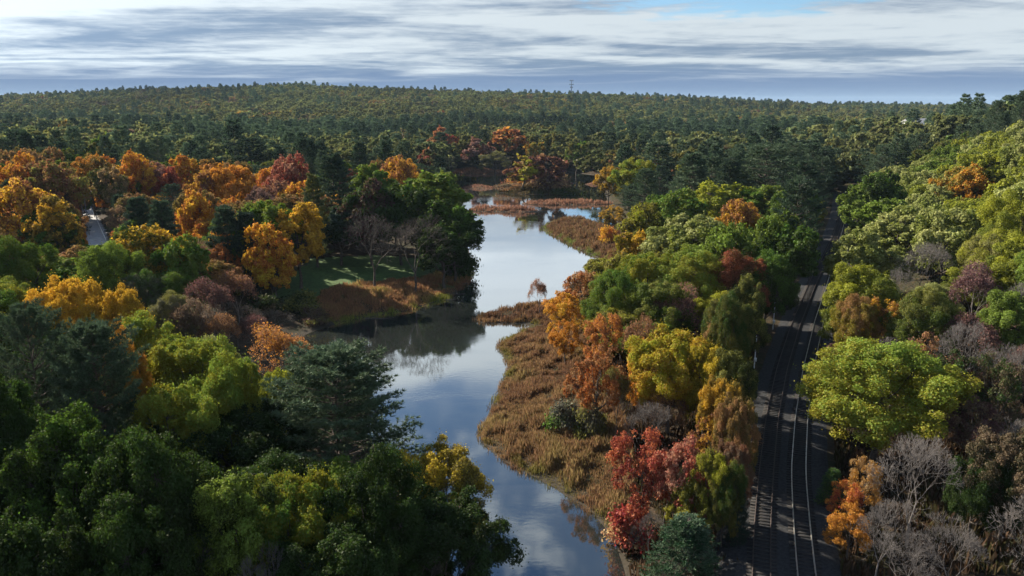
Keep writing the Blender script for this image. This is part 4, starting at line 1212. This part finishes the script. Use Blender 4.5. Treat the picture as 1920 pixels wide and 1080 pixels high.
# ------------------------------------------------------------------ reeds and sedge
def reed_bed(name, label, Q, density, hgt, ramp, wid=0.05, edge=None, seed=1):
    rng = np.random.RandomState(seed)
    lo, hi = Q.min(0), Q.max(0)
    n = int((hi - lo).prod() * density)
    P = lo + rng.rand(n, 2) * (hi - lo)
    P = P[inside(P, Q)]
    # clumped: keep more where the noise is high
    c = fbm(P[:, 0] * 0.35 + seed, P[:, 1] * 0.35, 4)
    P = P[rng.rand(len(P)) < np.clip(0.35 + 2.2 * (c - 0.35), 0.15, 1)]
    n = len(P)
    wd = water_d(P)
    P, wd = P[wd > -1.2], wd[wd > -1.2]
    thin = (wd > 0.2) | (rng.rand(len(P)) < 0.25)
    P, wd = P[thin], wd[thin]
    n = len(P)
    Z = np.maximum(gz(P), -0.1)
    c = fbm(P[:, 0] * 0.16 + seed * 3, P[:, 1] * 0.16, 4)
    lodge = fbm(P[:, 0] * 0.55 + 40, P[:, 1] * 0.55 + seed, 3)
    H = hgt * rng.uniform(0.55, 1.25, n) * (0.35 + 1.3 * c) * (0.45 + 1.1 * sstep(lodge, 0.30, 0.50)) * (0.6 + 0.4 * sstep(wd, 0, 3))
    az = rng.uniform(0, 6.28, n)
    lean = rng.uniform(0.02, 0.38, n)
    B = np.c_[P, Z - 0.05]
    tip = B + np.c_[np.cos(az) * lean * H, np.sin(az) * lean * H, H]
    mid = B + np.c_[np.cos(az) * lean * H * .3, np.sin(az) * lean * H * .3, H * .62]
    s = np.c_[-np.sin(az), np.cos(az), np.zeros(n)] * wid * rng.uniform(.6, 1.4, n)[:, None]
    V = np.stack([B - s, B + s, mid + s * 1.2, tip], 1).reshape(-1, 3)
    F = np.arange(4 * n).reshape(-1, 4)
    R = np.array(ramp)
    f = np.clip((c - 0.28) / 0.42 + rng.normal(0, 0.16, n), 0, 0.999) * (len(R) - 1)
    i0 = f.astype(int); f = (f - i0)[:, None]
    C = R[i0] * (1 - f) + R[i0 + 1] * f
    if edge is not None:
        e = ((1 - sstep(wd, 0.2, 2.6)) * sstep(fbm(P[:, 0] * 0.2 + 9, P[:, 1] * 0.2), 0.34, 0.52) + rng.normal(0, .2, n)).clip(0, 1)[:, None]
        C = C * (1 - e) + np.array(edge) * e
    C = C * rng.uniform(0.65, 1.35, (n, 1))
    return tag(link(name, mesh_np(name, V, F, M_REED, {'blade': C})), label, kind='stuff')

RUSTR = [(0.15, 0.080, 0.052), (0.23, 0.125, 0.070), (0.19, 0.100, 0.060), (0.28, 0.175, 0.085), (0.22, 0.125, 0.068), (0.28, 0.205, 0.085)]
reed_bed('marsh_grass', 'rusty brown marsh grass along the right bank, greener at the water', poly([(890, 820), (905, 780), (930, 735), (950, 690), (925, 645), (962, 622), (1000, 605), (1060, 600), (1110, 650), (1130, 760), (1180, 840), (1190, 930), (1160, 1010), (1100, 965), (1040, 925), (940, 870)]), 140, 0.8, RUSTR, 0.030, (0.17, 0.155, 0.04), 1)
reed_bed('reeds', 'rust-orange reed bank in front of the lawn on the left shore', poly([(585, 585), (605, 566), (650, 552), (720, 542), (800, 534), (868, 515), (892, 512), (875, 542), (830, 568), (760, 590), (690, 602), (630, 610)]), 100, 0.85, [(0.24, 0.12, 0.07), (0.33, 0.17, 0.09), (0.29, 0.15, 0.08), (0.37, 0.22, 0.10), (0.32, 0.24, 0.08)], 0.05, (0.20, 0.22, 0.04), 2)
reed_bed('reeds', 'brown reed spit with a small pinkish tree reaching from the right bank', poly([(885, 600), (905, 583), (960, 573), (1030, 565), (1050, 590), (1010, 606), (900, 606)]), 45, 0.9, RUSTR, 0.06, (0.22, 0.13, 0.05), 3)
reed_bed('reeds', 'brown reed peninsula with green edge below the far islands', poly([(1010, 425), (1050, 410), (1100, 410), (1165, 436), (1200, 470), (1160, 498), (1085, 470), (1050, 452), (1014, 436)]), 24, 1.2, [(0.15, 0.08, 0.05), (0.20, 0.11, 0.06), (0.17, 0.095, 0.055)], 0.09, (0.15, 0.19, 0.045), 4)
FARR = [(0.25, 0.13, 0.085), (0.34, 0.19, 0.12), (0.29, 0.15, 0.10)]
for k, lab in ((0, 'pinkish brown reed bar below the small island, left of two'), (1, 'pinkish brown reed bar below the small island, right of two'), (3, 'brown reed flat on the far left shore of the pond'), (4, 'low brown reed patch left of the small island'), (5, 'low brown reed patch right of the small island')):
    reed_bed('reeds', lab, ISLANDS[k], 15, 1.0 if k < 2 else 0.6, FARR, 0.11, None, 10 + k)
reed_bed('undergrowth', 'dark undergrowth round the foot of the small island', ISLANDS[2], 14, 1.2, [(0.05, 0.05, 0.02), (0.12, 0.08, 0.04), (0.06, 0.07, 0.025)], 0.14, None, 21)

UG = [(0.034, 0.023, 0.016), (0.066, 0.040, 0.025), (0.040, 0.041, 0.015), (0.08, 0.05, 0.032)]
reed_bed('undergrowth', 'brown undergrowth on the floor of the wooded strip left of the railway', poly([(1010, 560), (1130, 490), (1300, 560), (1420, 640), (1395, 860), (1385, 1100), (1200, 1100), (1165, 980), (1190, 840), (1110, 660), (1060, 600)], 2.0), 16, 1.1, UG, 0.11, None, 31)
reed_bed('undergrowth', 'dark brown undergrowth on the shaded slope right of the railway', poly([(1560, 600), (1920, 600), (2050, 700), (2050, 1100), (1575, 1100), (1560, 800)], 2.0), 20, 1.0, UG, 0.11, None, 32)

# ---- driftwood
rng = np.random.RandomState(8)
def log(px, py, L, ang, r, label):
    x, y = at(px, py, 0.05)
    root = link('fallen_log', None, loc=(x, y, 0.05)); root.rotation_euler = (0, 0, ang)
    P = [np.array([L * (k / 5 - .5), rng.normal(0, .06), rng.normal(.03, .03)]) for k in range(6)]
    link('stem', mesh_np('stem', *prisms(P[:-1], P[1:], np.linspace(r, r * .55, 5), np.linspace(r * .92, r * .4, 5), 6), M_BARK, smooth=True), root)
    for k in (2, 3, 4):
        q = P[k]; e = q + np.array([rng.uniform(.3, .8), rng.choice((-1, 1)) * rng.uniform(.4, 1.0), rng.uniform(.2, .8)]) * L * .16
        link('branch', mesh_np('branch', *prisms([q], [e], [r * .35], [r * .1], 5), M_BARK), root)
    tag(root, label, 'log', 'driftwood logs lying at the water line')
log(1003, 397, 9, 0.1, 0.28, 'dark log at the right tip of the left reed bar')
log(845, 553, 7, 0.35, 0.16, 'grey log off the river end of the reed bank')
log(835, 562, 6, 0.1, 0.13, 'thin grey log nearest the reed bank')
log(712, 597, 6, 0.05, 0.13, 'pale log at the shore under the rust-orange reeds')
log(870, 532, 6, 0.6, 0.15, 'grey log under the dark overhanging tree')

# ------------------------------------------------------------------ made things
def pole(px, py, z, h, label, cross=True, r=0.14, mat=None):
    x, y = at(px, py, z)
    g = gz1(x, y)
    root = link('utility_pole', None, loc=(x, y, g))
    link('post', mesh_np('post', *prisms([(0, 0, -0.3)], [(0, 0, h)], [r], [r * .7], 8), mat or M_POLE, smooth=True), root)
    if cross:
        for zc in (h - 0.5, h - 1.4):
            link('crossarm', mesh_np('crossarm', *boxes([(0, 0.14, zc)], [(1.1, .06, .07)]), M_POLE), root)
        for xi in (-0.95, -0.45, 0.45, 0.95):
            link('insulator', mesh_np('insulator', *prisms([(xi, .14, h - .43)], [(xi, .14, h - .22)], [.06], [.04], 6), M_STEEL), root)
    else:
        link('cap', mesh_np('cap', *prisms([(0, 0, h)], [(0, 0, h + .12)], [r * .95], [r * .4], 8), M_STEEL), root)
        link('signal_box', mesh_np('signal_box', *boxes([(0, -.2, 1.5)], [(.18, .12, .28)]), M_STEEL), root)
    return tag(root, label, 'pole')
pole(162, 450, 3, 12, 'tall dark wooden pole at the pale road, left of two')
pole(169, 452, 3, 12.5, 'tall dark wooden pole at the pale road, right of two')
pole(1414, 690, 3, 5.2, 'slim grey pole beside the left track, nearer of two', False, 0.10, M_STEEL)
pole(1449, 617, 3, 5.0, 'slim grey pole beside the left track, farther of two', False, 0.09, M_STEEL)

# guard rail along the road bend
Lr = resample(np.array([at(x, y, 3.2) for x, y in ((168, 372), (170, 392), (171, 404), (177, 415), (184, 428), (192, 446), (200, 462))]), 1.0)
zr = gz(Lr)
root = link('guard_rail', None, loc=(Lr[0, 0], Lr[0, 1], zr[0]))
o = np.array([Lr[0, 0], Lr[0, 1], zr[0]])
V = []
for dz, off in ((0.45, 0.0), (0.55, 0.06), (0.66, 0.0), (0.76, 0.06), (0.86, 0.0)):
    V.append(np.c_[Lr[:, 0] + off, Lr[:, 1], zr + dz] - o)
n = len(Lr); V = np.concatenate(V)
F = np.array([(a * n + k, a * n + k + 1, (a + 1) * n + k + 1, (a + 1) * n + k) for a in range(4) for k in range(n - 1)])
link('beam', mesh_np('beam', V, F, M_STEEL), root)
for k in range(0, n, 4):
    link('post', mesh_np('post', *boxes([(Lr[k, 0] - o[0] + .12, Lr[k, 1] - o[1], zr[k] - o[2] + .38)], [(.07, .07, .45)]), M_STEEL), root)
tag(root, 'pale steel guard rail curving along the road at left', 'guard rail')

# cell tower on the ridge
X, Y = at(1066, 178, CAM_H + 1e-6) if False else (1750 * (1066 - 960) / FPX / 0.985, 1750.0)
root = link('cell_tower', None, loc=(X, Y, gz1(X, Y)))
top = CAM_H + 1750 * (195 - 152) / FPX - gz1(X, Y)
link('mast', mesh_np('mast', *prisms([(0, 0, -1), (0, 0, top * .5)], [(0, 0, top * .5), (0, 0, top)], [1.1, .8], [.8, .5], 10), M_DARKSTEEL, smooth=True), root)
for zc, wd in ((top - 1.2, 4.0), (top - 9.5, 4.4), (top - 16, 2.6)):
    arm = link('antenna_platform', mesh_np('antenna_platform', *boxes([(0, 0, zc)], [(wd, wd * .6, .25)]), M_DARKSTEEL), root)
    for a in range(8):
        th = a * math.pi / 4
        link('antenna', mesh_np('antenna', *boxes([(math.cos(th) * wd * .95, math.sin(th) * wd * .6, zc + .3)], [(.3, .3, 1.5)]), M_DARKSTEEL), arm)
tag(root, 'dark cell tower with three antenna rings on the far ridge', 'cell tower')

# pale house roof in the gap of the far wood at right
def house(px, Yd, w_, d_, h_, label):
    x = Yd * (px - 960) / FPX * 0.975
    z = CAM_H - Yd * math.tan(PITCH - math.atan((540 - 222) / FPX)) - h_
    root = link('house', None, loc=(x, Yd, z)); root.rotation_euler = (0, 0, 0.25)
    tag(root, label, 'house')
    link('wall', mesh_np('wall', *boxes([(0, 0, h_ * .3 - 6)], [(w_, d_, h_ * .3 + 6)]), M_WALL), root)
    e = h_ * .6
    V = [(-w_ - .4, -d_ - .4, e), (w_ + .4, -d_ - .4, e), (w_ + .4, d_ + .4, e), (-w_ - .4, d_ + .4, e), (-w_ - .4, 0, h_), (w_ + .4, 0, h_)]
    me = bpy.data.meshes.new('roof'); me.from_pydata(V, [], [(0, 1, 5, 4), (3, 4, 5, 2), (0, 4, 3), (1, 2, 5), (0, 3, 2, 1)]); me.materials.append(M_ROOF)
    link('roof', me, root)
    for k in range(4):
        f = link('window', mesh_np('window', *boxes([(-w_ + w_ * 2 * (k + .5) / 4, -d_ - .03, e - 1.9)], [(.6, .05, .8)]), M_WINDOW), root)
house(1726, 700, 15, 7, 9, 'long pale house in a gap of the far wood at right')

# ------------------------------------------------------------------ air
M_HAZE, t = material('haze_air')
vol = t.n('ShaderNodeVolumePrincipled', i_Density=0.000035, i_Color=(0.56, 0.76, 0.98, 1))
t.link(vol.outputs[0], t.n('ShaderNodeOutputMaterial').inputs['Volume'])
tag(link('haze', mesh_np('haze', *boxes([(0, 7900, 95)], [(16800, 9000, 105)]), M_HAZE)), 'thin blue haze in the air over the wood', kind='stuff')
